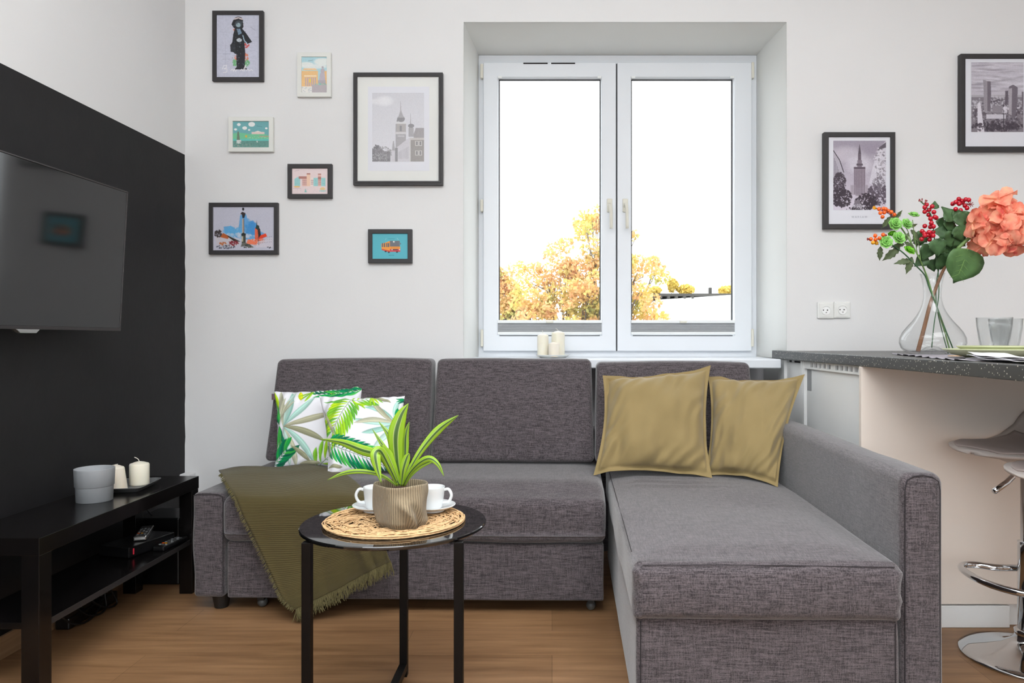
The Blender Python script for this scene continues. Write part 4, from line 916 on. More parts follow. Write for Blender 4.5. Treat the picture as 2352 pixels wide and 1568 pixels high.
# ================================================================== KITCHEN COUNTER
CX = 1.067
wt = prismz(N(), [(CX, 1.45), (2.0, 1.45), (2.0, 3.428), (1.068, 3.428), (1.068, 3.55), (CX, 3.55)], .9002, .938)
bm = N(); prismz(bm, [(CX, 1.45), (1.76, 1.45), (1.76, 3.427), (1.099, 3.427), (1.099, 3.55), (CX, 3.55)], .9003, .938)
wt.free(); tag(recenter(obj('worktop', bm, M['worktop'], bevel=.002)), 'dark speckled bar worktop running from the window wall past the sofa', 'worktop')
cb = thing('base_cabinet', 'white cabinet back with ventilation slots under the speckled worktop, nearest the cream panel', 'cabinet', (1.4, 2.85, 0), 'cabinets under the worktop')
Ya, Yb = 2.552, 3.155
obj('back_board', B(1.095, 1.70, Ya, Yb, .06, .872), M['counter_body'], cb)
obj('side_stile', B(1.082, 1.70, Ya - .004, Ya + .018, .0, .899), M['counter_body'], cb, bevel=.001)
obj('side_stile', B(1.082, 1.70, Yb - .012, Yb + .004, .0, .899), M['counter_body'], cb, bevel=.001)
bm = N(); z0, z1 = .868, .899; ys = [Ya + .019]
slots = []
for (a_, b_) in ((1940, 1979), ): pass
Sx = [(1861, 1867), (1870, 1876.5), (1880, 1886), (1889.5, 1896), (1900, 1907), (1918, 1925), (1929, 1936), (1940, 1947), (1951, 1958), (1963, 1970)]
Yof = lambda px: F * 1.084 / (px - VX)
edges = sorted([(Yof(b_), Yof(a_)) for a_, b_ in Sx]); y = Ya + .018
for (p0, p1) in edges: box(bm, 1.084, 1.094, y, p0, z0, z1); box(bm, 1.084, 1.094, p0, p1, z0, .876); box(bm, 1.084, 1.094, p0, p1, .894, z1); y = p1
box(bm, 1.084, 1.094, y, Yb - .012, z0, z1); obj('vent_rail', bm, M['counter_body'], cb)
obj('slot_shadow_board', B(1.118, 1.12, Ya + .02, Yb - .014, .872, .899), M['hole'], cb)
Yq = Yof(1977); obj('open_gap', B(1.0935, 1.0945, Yq - .006, Yq + .006, .70, .862), M['raw_edge'], cb)
Yq0, Yq1 = Yof(1858), Yof(1849); obj('hinge_cutout', B(1.0935, 1.0945, Yq0, Yq1, .775, .863), M['blind'], cb)
c2 = thing('base_cabinet', 'narrow white cabinet back between the window niche and the slotted cabinet', 'cabinet', (1.4, 3.3, 0), 'cabinets under the worktop')
obj('back_board', B(1.095, 1.70, 3.18, 3.41, .06, .885), M['counter_body'], c2)
obj('side_stile', B(1.082, 1.70, 3.162, 3.186, 0, .899), M['counter_body'], c2, bevel=.001)
obj('side_stile', B(1.082, 1.098, 3.41, 3.50, 0, .899), M['counter_body'], c2, bevel=.001)
obj('top_slot', B(1.0935, 1.0945, 3.225, 3.30, .888, .896), M['hole'], c2); obj('top_slot', B(1.0935, 1.0945, 3.34, 3.37, .888, .896), M['hole'], c2)
obj('top_rail', B(1.095, 1.11, 3.19, 3.41, .886, .899), M['counter_body'], c2)
pn = thing('end_panel', 'large cream end panel closing the kitchen counter behind the bar stool', 'panel', (1.5, 2.53, 0))
obj('panel_board', B(1.067, 2.05, 2.524, 2.542, .08, .8998), M['cream_panel'], pn, bevel=.001)
tag(recenter(obj('plinth', B(1.067, 1.577, 2.52, 2.536, .001, .075), M['counter_body'], bevel=.001)), 'low white plinth board on the floor under the cream panel', 'plinth')
lg = tag(obj('chrome_post', tube(N(), [(1.70, 1.52, 0), (1.70, 1.52, .8998)], .03, 24), M['chrome'], smooth=True), 'round chrome post carrying the near end of the worktop', 'support')

# ================================================================== BAR STOOL
sx, sy = 1.487, 2.29
st = thing('bar_stool', 'cream shell bar stool on a chrome disc base under the worktop overhang', 'bar stool', (sx, sy, 0))
obj('base_disc', lathe(N(), [(.188, .0), (.190, .003), (.189, .007), (.16, .013), (.11, .022), (.07, .036), (.045, .052), (.036, .062), (.034, .075), (.036, .085), (.03, .09)], (sx, sy, 0), 96), M['chrome'], st, smooth=True)
obj('pole', lathe(N(), [(.026, .085), (.026, .36), (.0265, .362), (.018, .364), (.018, .60)], (sx, sy, 0), 32), M['chrome'], st, smooth=True)
loop = smoothpath([(sx - .01, sy + .03, .27), (1.41, 2.325, .27), (1.36, 2.352, .27), (1.315, 2.345, .27), (1.290, 2.29, .27), (1.288, 2.20, .27), (1.315, 2.12, .27), (1.37, 2.075, .27), (1.45, 2.075, .27), (1.50, 2.12, .27), (1.505, 2.20, .27), (1.495, 2.26, .27)], 7)
obj('foot_ring', tube(N(), loop, .0105, 12), M['chrome'], st, smooth=True)
SA = math.radians(14); SC, SS = math.cos(SA), math.sin(SA)
def shell(u, v, k=1.0, dz=0):                        # u across, v from the front lip to the top of the back; turned with its back to the panel
    path = [(-.205, -.006), (-.16, .002), (-.10, .004), (-.04, .0), (.03, -.001), (.10, .0), (.16, .014), (.205, .055), (.232, .11), (.246, .165), (.255, .20)]
    t = v * (len(path) - 1); i = min(int(t), len(path) - 2); f = t - i; x = path[i][0] * (1 - f) + path[i + 1][0] * f; z = path[i][1] * (1 - f) + path[i + 1][1] * f
    wd = .20 * (1 - max(1 - v / .34, 0) ** 2.3) ** .55 * (1 - .30 * sst(.55, 1, v)); wd = max(wd, .012)
    s_ = (u - .5) * 2 * k; y = s_ * wd; z += .05 * abs(s_) ** 3.2 * sst(.36, .72, v) * (1 - sst(.75, 1, v)) - .008 * abs(s_) ** 4; x -= .02 * abs(s_) ** 2.2 * sst(.5, .9, v)
    return Vector((sx + x * SC - y * SS, sy + x * SS + y * SC, .655 + z + dz))
bm = N(); grid(bm, shell, 30, 60); obj('seat_shell', bm, M['stool_shell'], st, smooth=True, solid=.012)
bm = N(); grid(bm, lambda u, v: shell(u, .035 + v * .52, .86, .0085), 24, 30); obj('seat_pad', bm, M['stool_pad'], st, smooth=True, solid=.004)
bm = N(); lathe(bm, [(.02, -.055), (.05, -.05), (.12, -.022), (.14, -.008)], (sx, sy, .655), 32); obj('seat_mount', bm, M['stool_shell'], st, smooth=True)
bm = N(); lev = [P(2339, 1078, 2.26), P(2326, 1094, 2.23), P(2312, 1108, 2.21), P(2284, 1128, 2.18)]; tube(bm, [Vector((sx - .02, sy, .585)), lev[0]] + lev[1:2], .004, 8); tube(bm, lev[1:3] + [lev[3]], .0085, 12); obj('gas_lift_lever', bm, M['chrome'], st, smooth=True)
def copy_tree(o, parent=None):
    c = o.copy(); C.objects.link(c); c.parent = parent
    for ch in list(o.children): copy_tree(ch, c)
    return c
st['group'] = 'bar stools under the worktop'
st2 = copy_tree(st); st2.location = (1.402, 1.86, 0); [setattr(ch, 'rotation_euler', (0, 0, PI * .6)) for ch in st2.children if ch.name.startswith(('foot_ring', 'gas_lift'))]; st2['label'] = 'nearer cream bar stool, only the edge of its seat showing beneath the farther stool'
st['label'] = 'farther cream shell bar stool on a chrome disc base before the end panel'

# ================================================================== ON THE WORKTOP
WT = .938
bm = N(); A = [Vector((1.236, 2.66, 0)), Vector((1.055 + .02, 1.93, 0)), Vector((1.40, 1.85, 0)), Vector((1.56, 2.58, 0))]
def rn(u, v):
    p = A[0] * (1 - u) * (1 - v) + A[3] * u * (1 - v) + A[2] * u * v + A[1] * (1 - u) * v
    e = sst(.1, 0, u); p.x -= .004 * e * math.sin(v * 60); p.z = WT + .0012 + .0022 * e * (1 + math.sin(v * 52 + 1)); return p
grid(bm, rn, 20, 90); tag(recenter(obj('table_runner', bm, M['runner'], smooth=True, solid=.0016)), 'grey fabric table mat with a wavy edge under the vase and plates on the worktop', 'table mat')
MT = WT + .0025
# vase
vx, vy = 1.352, 2.60
vase = thing('glass_vase', 'clear round-bellied glass vase with a slim neck holding artificial flowers', 'vase', (vx, vy, MT))
prof = [(.050, 0), (.070, .001), (.088, .008), (.102, .022), (.1085, .040), (.107, .058), (.098, .078), (.083, .098), (.066, .118), (.052, .138), (.041, .158), (.034, .178), (.0295, .200), (.0288, .222), (.031, .246), (.035, .268), (.0405, .286)]
inn = [(r - .0022, z + .0008 if z > .02 else z + .004) for r, z in prof[::-1]]
inn = [q for q in inn[:-2]] + [(.082, .0125), (.062, .0085), (.04, .012), (.02, .026), (.0, .030)]
bm = N(); lathe(bm, prof + [(.0405, .2875), (.0388, .2875)] + inn[1:], (vx, vy, MT), 72, False, False)
# base centre: pushed-up punt
bmo = [(.050, 0), (.03, .012), (.0, .020)]; lathe(bm, bmo, (vx, vy, MT), 72, False, False); bmesh.ops.remove_doubles(bm, verts=bm.verts, dist=1e-4)
obj('vase_body', bm, M['glass'], vase, smooth=True)
bm = N(); lathe(bm, [(.03, .0), (.0305, .0)], (0, 0, 0), 8) if False else None; bm.free()

def fl(pts, Y=vy, dy=None):                          # pixel polyline at the vase's depth
    return [P(p[0], p[1], Y + (p[2] if len(p) > 2 else 0)) for p in pts]
def ivy(px, py, ang, L, parent, m='leafdk', dy=0, wf=.8, tilt=0, shape='ivy', name='leaf'):
    """one leaf: base at the pixel, pointing along ang (degrees, 0 = to +x, 90 = up), length L in pixels"""
    k = (vy + dy) / F; o = P(px, py, vy + dy); a = math.radians(ang); d = Vector((math.cos(a), 0, math.sin(a))); n = Matrix.Rotation(math.radians(tilt), 3, d) @ Vector((0, -1, 0)); s_ = d.cross(n)
    if shape == 'ivy': W = [(0, .02), (.08, .26), (.22, .44), (.34, .38), (.42, .42), (.58, .33), (.68, .24), (.82, .14), (1, .004)]
    elif shape == 'holly': W = [(0, .03), (.12, .12), (.25, .22), (.33, .17), (.48, .26), (.58, .18), (.7, .19), (.8, .10), (1, .004)]
    else: W = [(0, .03), (.04, .22), (.12, .36), (.26, .45), (.42, .46), (.58, .41), (.72, .31), (.84, .18), (.92, .08), (1, .004)]
    bm = N(); rows_ = []
    for t, w_ in W:
        r = []
        for q in (-1, -.5, 0, .5, 1):
            c_ = o + d * (t * L * k) + s_ * (q * w_ * L * k * wf / .8) + n * (L * k * (.10 * abs(q) * w_ * 2 - .22 * t * t + .04 * math.sin(q * 5 + t * 9)))
            r.append(bm.verts.new(c_))
        rows_.append(r)
    for r0, r1 in zip(rows_[:-1], rows_[1:]):
        for i in range(4): bm.faces.new((r0[i], r0[i + 1], r1[i + 1], r1[i]))
    lf = obj(name, bm, M[m], parent, smooth=True, solid=.0006)
    if shape == 'big':
        vb = N(); mid = [o + d * (t * L * k) + n * (L * k * (-.22 * t * t) + .0012) for t in (0, .25, .5, .75, .97)]; tube(vb, mid, [.0011, .001, .0008, .0006, .0003], 5)
        for t in (.15, .3, .45, .6, .74):
            for q in (-1, 1):
                w_ = .34 * (1 - t * .4); b0 = o + d * (t * L * k) + n * (L * k * (-.22 * t * t) + .0011)
                pts_ = [b0 + (d * (.16 * f) + s_ * q * w_ * f) * L * k + n * (L * k * (.10 * w_ * f * 1.2 - .22 * ((t + .16 * f) ** 2 - t * t)) + .0003) for f in (0, .5, 1)]; tube(vb, pts_, .0004, 4)
        obj('veins', vb, M['vein'], lf, smooth=True)
    return lf
def berry(bm_parent, px, py, r, m, dy=0):
    k = (vy + dy) / F; c = P(px, py, vy + dy); bm = N(); ball(bm, c, r * k, 9); return obj('berry', bm, M[m], bm_parent, smooth=True)
# 1. coral hydrangea
hy = thing('hydrangea_stem', 'artificial coral hydrangea with one broad green leaf, leaning out of the vase', 'flower', tuple(P(2110, 810, vy)))
stem = smoothpath(fl([(2108, 808, 0), (2122, 755, .0), (2136, 700, 0), (2150, 660, 0), (2172, 610, -.01), (2200, 570, -.02), (2245, 528, -.03)]), 8)
obj('woody_stem', tube(N(), stem, [.0075 - .0035 * i / len(stem) for i in range(len(stem))], 10), M['bark'], hy, smooth=True)
bst = smoothpath(fl([(2199, 571, -.025), (2222, 550, -.03), (2245, 528, -.035), (2262, 512, -.02)]), 6); obj('green_neck', tube(N(), bst, .0062, 10), M['stem'], hy, smooth=True)
ivy(2222, 572, -104, 80, hy, 'bigleaf', -.05, 1.04, -8, 'big', 'broad_leaf')
obj('leaf_stalk', tube(N(), smoothpath(fl([(2186, 590, -.02), (2205, 573, -.04), (2224, 572, -.05)]), 5), .0018, 6), M['vein'], hy)
rh = random.Random(8); hc = P(2287, 520, vy - .03); bm = N(); k = vy / F
def floret(bm, c, n, sz):
    n = n.normalized(); a = n.orthogonal().normalized(); a = Matrix.Rotation(rh.uniform(0, 6.3), 3, n) @ a; b = n.cross(a)
    for q in range(4):
        an_ = q * PI / 2 + rh.uniform(-.2, .2); d = a * math.cos(an_) + b * math.sin(an_); s_ = n.cross(d); z = sz * rh.uniform(.85, 1.15); ph = rh.uniform(0, 6); rws = []
        for t, w_, h in ((.04, .08, 0), (.3, .36, .10), (.58, .56, .16), (.82, .5, .12), (1.0, .28, -.02)):
            rws.append([bm.verts.new(c + d * (t * z) + s_ * (x * w_ * z) + n * (z * (h + .16 * math.sin(x * 6 + ph) * t + .22 * x * x))) for x in (-1, -.5, 0, .5, 1)])
        for r0, r1 in zip(rws[:-1], rws[1:]):
            for i in range(4): bm.faces.new((r0[i], r0[i + 1], r1[i + 1], r1[i]))
for (px, py) in ((2230, 500), (2238, 530), (2250, 482), (2262, 510), (2272, 478), (2292, 472), (2312, 484), (2300, 505), (2282, 500), (2268, 535), (2290, 540), (2312, 528), (2330, 500), (2338, 520), (2325, 545), (2300, 558), (2278, 556), (2255, 556), (2345, 497), (2240, 515), (2322, 512), (2262, 548), (2248, 496), (2305, 540), (2352, 486), (2350, 535), (2222, 516), (2243, 565), (2296, 566), (2270, 468)):
    c = P(px, py, 0 + vy); d = Vector(((px - 2287) * k, 0, -(py - 520) * k)); R_ = .105; y_ = math.sqrt(max(R_ * R_ - d.x ** 2 - d.z ** 2, .0004)); nn = Vector((d.x, -y_, d.z)); floret(bm, hc + nn * rh.uniform(.62, 1.0), nn + Vector((rh.uniform(-.06, .06), 0, rh.uniform(-.06, .06))), rh.uniform(.044, .056))
for _ in range(22):
    v_ = Vector((rh.gauss(0, 1), abs(rh.gauss(0, .8)), rh.gauss(0, 1))).normalized(); floret(bm, hc + v_ * .07, v_, .038)
obj('flower_head', bm, M['petal'], hy, smooth=True)
# 2. red berry branches
def branch(name, label, cat, base, group=None): return thing(name, label, cat, tuple(base), group)
b1 = branch('berry_branch', 'artificial branch with a tall hanging cluster of red berries and dark ivy leaves', 'branch', P(2140, 790, vy), 'berry branches in the vase')
obj('stem', tube(N(), smoothpath(fl([(2140, 798, -.01), (2146, 740, -.01), (2156, 680, -.008), (2155, 628, 0), (2150, 590, -.02), (2146, 545, -.04), (2140, 500, -.05), (2130, 478, -.05), (2114, 462, -.05)]), 6), .0019, 8), M['stem_dark'], b1, smooth=True)
for i, (x, y) in enumerate([(2124, 476), (2128, 470), (2141, 474), (2124, 486), (2134, 482), (2145, 487), (2133, 493), (2147, 498), (2137, 502), (2124, 519), (2139, 512), (2150, 500), (2137, 521), (2144, 520), (2118, 531), (2123, 536), (2134, 533), (2143, 533), (2124, 541), (2130, 540), (2137, 542), (2143, 541), (2117, 549), (2135, 550)]):
    berry(b1, x, y, 5.3, 'red', -.05 + .012 * math.sin(i * 2.3))
bm = N()
for (a_, b_) in (((2124, 470), (2112, 458)), ((2120, 466), (2111, 461)), ((2124, 468), (2126, 460)), ((2118, 464), (2118, 457)), ((2122, 468), (2129, 461))): tube(bm, fl([(*a_, -.05), (*b_, -.05)]), .0012, 5); ball(bm, P(*b_, vy - .05), .0026, 6)
obj('bud_tip', bm, M['redstem'], b1, smooth=True)
for (x, y, a_, L_, dy, tl) in ((2150, 548, -80, 42, -.06, 10), (2146, 560, -20, 44, -.03, -20), (2128, 540, 200, 34, -.02, 10), (2136, 560, 250, 40, -.03, 0), (2130, 590, 215, 34, -.01, 15), (2150, 595, -15, 44, -.02, 25), (2138, 596, -70, 30, 0, 10), (2120, 552, 195, 22, 0, 0), (2156, 520, 60, 26, 0, 0), (2146, 480, 80, 20, .02, 0)): ivy(x, y, a_, L_, b1, 'leafdk', dy, .9, tl)
b2 = branch('berry_branch', 'artificial branch with a small red berry bunch on top beside the coral hydrangea', 'branch', P(2150, 795, vy), 'berry branches in the vase')
obj('stem', tube(N(), smoothpath(fl([(2178, 812, .012), (2160, 745, .01), (2150, 690, .008), (2154, 628, .004), (2172, 570, .0), (2190, 520, -.01), (2206, 480, -.01)]), 6), .0019, 8), M['stem_dark'], b2, smooth=True)
for i, (x, y) in enumerate([(2202, 457), (2188, 468), (2195, 464), (2203, 468), (2211, 464), (2218, 458), (2225, 459), (2216, 472), (2221, 478), (2195, 480), (2206, 483), (2209, 461)]): berry(b2, x, y, 5.2, 'red', -.02 + .012 * math.sin(i * 1.9))
bm = N()
for i in range(9): a_ = i * .7; tube(bm, fl([(2228, 469, -.02), (2228 + 9 * math.cos(a_), 469 + 7 * math.sin(a_), -.02)]), .0012, 5)
tube(bm, fl([(2205, 470, -.015), (2228, 469, -.02)]), .0012, 5); obj('bud_tip', bm, M['redstem'], b2)
for (x, y, a_, L_, dy, tl) in ((2190, 508, 120, 42, -.03, 15), (2188, 505, 20, 42, -.03, -10), (2196, 520, -60, 38, -.04, 0), (2176, 530, 70, 40, -.02, 20), (2180, 535, 170, 36, -.02, 10), (2186, 540, -35, 44, -.03, 10), (2178, 560, -60, 36, -.02, 0), (2168, 555, 30, 40, -.04, 20), (2176, 590, 200, 34, 0, 10), (2204, 485, -75, 40, -.03, 10)): ivy(x, y, a_, L_, b2, 'leafdk', dy, .95, tl)
for (x, y, a_, L_) in ((2166, 585, 10, 18), (2185, 588, 60, 16)): ivy(x, y, a_, L_, b2, 'succ2', -.02, .8)
# 3. two green sprays with rosettes and orange berries
def rosette(parent, px, py, r, dy=0, m='succ', face=(0, -1, .25)):
    k = vy / F; c = P(px, py, vy + dy); n = Vector(face).normalized(); a = n.orthogonal().normalized(); b = n.cross(a); bm = N(); rr_ = random.Random(int(px))
    for lay, (cnt, rad, lift, tilt) in enumerate(((7, 1.0, 0, .25), (6, .72, .16, .6), (5, .45, .28, 1.0), (3, .2, .36, 1.3))):
        for i in range(cnt):
            t = 2 * PI * i / cnt + lay * .5 + rr_.uniform(-.15, .15); d = a * math.cos(t) + b * math.sin(t); s_ = n.cross(d); L_ = r * k * (rad * .85 + .15); e = (d * math.cos(tilt) + n * math.sin(tilt)); o = c + n * lift * r * k + d * r * k * .08; rws = []
            for q, w_ in ((0, .22), (.3, .42), (.6, .5), (.85, .34), (1, .05)): rws.append([bm.verts.new(o + e * L_ * q + s_ * x * w_ * L_ + n * (.12 * L_ * x * x + .10 * q * q * L_)) for x in (-1, 0, 1)])
            for r0, r1 in zip(rws[:-1], rws[1:]):
                for j in range(2): bm.faces.new((r0[j], r0[j + 1], r1[j + 1], r1[j]))
    return obj('rosette', bm, M[m], parent, smooth=True, solid=.0012)
s1 = branch('green_spray', 'upper artificial green spray with pale rosettes and an orange berry tip', 'branch', P(2176, 800, vy), 'green sprays in the vase')
st1 = [(2182, 806, .0), (2170, 762, .0), (2154, 712, -.0), (2140, 670, -.004), (2128, 632, -.0), (2110, 590, -.02), (2088, 550, -.02), (2068, 520, -.02), (2050, 492, -.02)]
obj('stem', tube(N(), smoothpath(fl(st1), 6), .0028, 8), M['stem'], s1, smooth=True)
bm = N()
for q in (((2108, 588), (2100, 540), (2096, 505)), ((2095, 562), (2085, 530), (2078, 520)), ((2115, 602), (2110, 560), (2100, 545))): tube(bm, smoothpath(fl([(*p_, -.02) for p_ in q]), 4), .0014, 6)
obj('twigs', bm, M['stem'], s1, smooth=True)
for i, (x, y, m_) in enumerate(((2019, 480, 'orange'), (2029, 479, 'orange'), (2022, 489, 'orange'), (2031, 488, 'orange'), (2040, 484, 'orange'), (2047, 487, 'orange'), (2027, 498, 'orange'), (2054, 493, 'orange'), (2034, 480, 'orange'))): berry(s1, x, y, 4.6, m_, -.03 + .008 * math.sin(i * 2))
bm = N()
for i in range(7): a_ = 2.2 + i * .3; tube(bm, fl([(2015, 479, -.03), (2012 + 8 * math.cos(a_), 477 - 5 * math.sin(a_), -.03)]), .0012, 5)
obj('bud_tip', bm, M['yelberry'], s1)
obj('berry_twig', tube(N(), smoothpath(fl([(2052, 505, -.02), (2044, 492, -.025), (2016, 480, -.03)]), 5), .0013, 6), M['redstem'], s1)
rosette(s1, 2054, 516, 15, -.04); rosette(s1, 2080, 516, 13, -.03, face=(.2, -1, .4)); rosette(s1, 2098, 497, 12, -.02, face=(.1, -.5, 1)); rosette(s1, 2048, 533, 9, -.03, 'succ2', (0, -.6, -1))
for (x, y, a_, L_, tl) in ((2046, 497, 235, 32, 0), (2056, 500, 40, 26, 20), (2090, 520, 12, 20, 30), (2092, 528, -45, 30, 0), (2100, 535, -75, 34, 10), (2086, 535, -110, 22, 20), (2104, 560, 30, 26, 10)): ivy(x, y, a_, L_, s1, 'leafol', -.02, .7, tl, 'holly')
s2 = branch('green_spray', 'lower artificial green spray with rosettes and golden berries reaching out over the worktop end', 'branch', P(2168, 800, vy), 'green sprays in the vase')
obj('stem', tube(N(), smoothpath(fl([(2192, 808, -.012), (2172, 758, -.012), (2152, 705, -.008), (2134, 660, -.008), (2124, 632, -.006), (2104, 610, -.03), (2074, 580, -.04), (2040, 556, -.04)]), 6), .0024, 8), M['stem_dark'], s2, smooth=True)
for i, (x, y, m_) in enumerate(((2010, 541, 'orange'), (2000, 549, 'orange'), (2011, 550, 'orange'), (2005, 557, 'yelberry'), (2013, 558, 'yelberry'), (2020, 547, 'orange'), (2028, 539, 'orange'), (2033, 542, 'redstem'))): berry(s2, x, y, 4.6, m_, -.05 + .008 * math.sin(i * 2))
bm = N()
for i in range(6): a_ = 2.5 + i * .25; tube(bm, fl([(1998, 549, -.05), (1996 + 5 * math.cos(a_), 549 - 5 * math.sin(a_), -.05)]), .001, 5)
obj('bud_tip', bm, M['redstem'], s2)
rosette(s2, 2034, 557, 14, -.05, face=(-.2, -1, .15)); rosette(s2, 2062, 548, 15, -.045, face=(.1, -1, .35))
for (x, y, r_, f_) in ((2086, 578, 13, (.3, -.7, .7)),): rosette(s2, x, y, r_, -.04, 'succ2', f_)
for (x, y, a_, L_, tl) in ((2022, 566, -92, 32, 20), (2066, 568, 220, 46, 0), (2078, 560, 190, 30, 20), (2092, 598, 188, 36, 15), (2094, 590, -105, 40, 10), (2078, 556, -30, 28, 0), (2018, 562, 140, 14, 10)): ivy(x, y, a_, L_, s2, 'leafol', -.035, .7, tl, 'holly')

# plates, glasses, napkin
def plate(name, cx, cy, z, r, lab):
    bm = N(); lathe(bm, [(r * .52, 0), (r * .56, .002), (r * .80, .010), (r * .985, .0225), (r, .0245), (r * .995, .0265), (r * .96, .024), (r * .75, .012), (r * .5, .0065), (0.0001, .006)], (cx, cy, z), 96)
    return tag(recenter(obj(name, bm, M['plate_green'], smooth=True)), lab, 'plate', 'stacked green plates')
plate('dinner_plate', 1.268, 2.10, MT + .001, .132, 'larger sage green plate at the bottom of the stack on the worktop')
plate('dessert_plate', 1.283, 2.10, MT + .0095, .108, 'smaller sage green plate on top of the stack on the worktop')
bm = N(); A = [Vector((1.125, 1.99, 0)), Vector((1.088, 1.62, 0)), Vector((1.19, 1.60, 0)), Vector((1.20, 1.95, 0))]
def nap(layer):
    def f(u, v):
        p = A[0] * (1 - u) * (1 - v) + A[3] * u * (1 - v) + A[2] * u * v + A[1] * (1 - u) * v
        p.z = MT + .003 + layer * .0035 + .0025 * abs(math.sin(u * 3 + v * 9 + layer)) * (1 - u) + (.004 * layer * sst(.25, 0, v)); p.x -= .004 * layer * math.sin(v * 5) - .003 * layer; return p
    return f
for l in range(3): grid(bm, nap(l), 10, 30)
tag(recenter(obj('napkin', bm, M['napkin'], smooth=True, solid=.0012)), 'folded white napkin tucked beside the plates at the worktop edge', 'napkin')
def tumbler(cx, cy, lab):
    def fac(u, z): return 1 + .035 * math.cos(u * 2 * PI * 9) * sst(.115, .06, z)
    bm = N(); z0 = WT + .0006
    lathe(bm, [(.034, .0), (.036, .002), (.0385, .02), (.045, .06), (.0515, .1), (.0535, .125), (.0535, .128), (.0522, .128), (.0500, .1), (.0430, .06), (.0360, .026), (.030, .018), (.0001, .016)], (cx, cy, z0), 108, fn=fac)
    return tag(recenter(obj('drinking_glass', bm, M['tumbler'], smooth=True)), lab, 'glass', 'tumblers behind the plates')
tumbler(1.463, 2.42, 'fluted clear tumbler behind the green plates, nearer the vase'); tumbler(1.603, 2.585, 'fluted clear tumbler further back, partly hidden by its twin near the vase')
# cork coaster glimpse under the vase edge
tag(recenter(obj('cork_coaster', lathe(N(), [(.034, 0), (.035, .0008), (.035, .0015), (.034, .002)], (1.300, 2.33, MT), 40), M['cork'])), 'small round cork coaster lying between the vase and the plates', 'coaster')

# ================================================================== PICTURES ON THE WALL
def picture(px, border, m, lab, cv=None, img=None, mount=None, paper=None, group=None, res=150, depth=.02, bw=None):
    YP = YW - depth; x0, x1, z0, z1 = rect(*px, YP); b = border * YP / F
    t = thing('picture_frame', lab, 'picture', ((x0 + x1) / 2, YW - .001, z0), group)
    bm = N(); frame_bm(bm, x0, x1, z0, z1, b, YP, YW - .0015); fr = obj('moulding', bm, m, t, bevel=.0015)
    if bw: bm = N(); frame_bm(bm, x0 + b * .55, x1 - b * .55, z0 + b * .55, z1 - b * .55, b * .5, YP - .003, YP + .006); obj('inner_lip', bm, m, fr, bevel=.001)
    YI = YP + .006
    if mount or img: obj('mount_card', B(x0 + b, x1 - b, YI + .001, YI + .003, z0 + b, z1 - b), mount or M['paper'], t)
    if paper: a = rect(*paper, YI); obj('backing_paper', B(a[0], a[1], YI + .0004, YI + .001, a[2], a[3]), M['paper'], t)
    a = rect(*(img or (px[0] + border - .5, px[1] + border - .5, px[2] - border + .5, px[3] - border + .5)), YI)
    nx = res; ny = max(int(res * (a[3] - a[2]) / (a[1] - a[0])), 2); bm = N(); uv = []
    def f(u, v): uv.append((u, v)); return Vector((a[0] + (a[1] - a[0]) * u, YI, a[3] + (a[2] - a[3]) * v))
    grid(bm, f, nx, ny); o = obj('print', bm, M['print'], t); paint_mesh(o, cv, np.array(uv)); return t
r_ = random.Random(31)
# a) bronze child soldier figure on pale handwriting
c = Canvas(300, 440, (196, 198, 214)); c.fuzz(5, 8, 1)
for i in range(34):
    x, y = r_.uniform(.02, .3) if i % 2 else r_.uniform(.7, .9), r_.uniform(.05, .8); pts = [(x + j * .016, y + r_.uniform(-.008, .008) + j * .001) for j in range(r_.randint(4, 10))]; c.line(pts, .0035, (165, 168, 188), .6)
c.line([(.22, .48), (.22, .82)], .006, (150, 152, 172), .6); c.line([(.16, .63), (.34, .63)], .004, (130, 132, 152), .8); c.line([(.15, .71), (.34, .71)], .004, (140, 142, 162), .8); c.line([(.8, .2), (.92, .26)], .006, (140, 142, 162), .7)
O = (222, 130, 100); G = (110, 176, 120)
c.blot(.44, .25, .03, .05, 10, O, .03, r_); c.blot(.72, .50, .06, .04, 14, (200, 70, 60), .03, r_); c.blot(.70, .68, .05, .07, 22, O, .035, r_, .7); c.blot(.46, .68, .03, .05, 10, O, .03, r_, .7); c.blot(.44, .77, .05, .06, 24, G, .035, r_, .75); c.blot(.72, .78, .05, .06, 24, G, .035, r_, .75)
D = (40, 42, 46)
c.ell(.52, .10, .11, .065, D); c.poly([(.36, .16), (.40, .09), (.62, .09), (.64, .2), (.60, .24), (.42, .22)], D); c.line([(.42, .075), (.52, .055), (.62, .08)], .022, (214, 200, 202)); c.ell(.52, .155, .085, .055, (70, 78, 84)); c.ell(.52, .17, .05, .035, (150, 172, 180))
c.poly([(.44, .22), (.60, .22), (.70, .30), (.78, .38), (.84, .44), (.74, .47), (.66, .45), (.68, .60), (.60, .62), (.44, .63), (.40, .6), (.34, .6), (.33, .5), (.38, .44), (.40, .32)], D)
c.poly([(.33, .48), (.44, .46), (.46, .62), (.34, .59)], (52, 54, 60)); c.poly([(.47, .6), (.68, .6), (.67, .84), (.74, .88), (.42, .88), (.48, .84)], (44, 44, 50))
c.poly([(.48, .23), (.56, .23), (.60, .30), (.52, .33)], (120, 144, 166)); c.line([(.62, .33), (.66, .42), (.72, .46)], .014, (170, 196, 212)); c.ell(.54, .41, .06, .03, (190, 198, 204))
for i in range(110): x, y = r_.gauss(.54, .09), r_.uniform(.07, .86); x = min(max(x, .40), .70); q = r_.choice([(20, 22, 26), (90, 100, 110), (140, 152, 164), (60, 66, 74)]); c.line([(x, y), (x + r_.uniform(-.03, .03), y + r_.uniform(-.015, .015))], .007, q, .8)
sc = lambda pts: c.line(pts, .009, (236, 234, 238), .95)
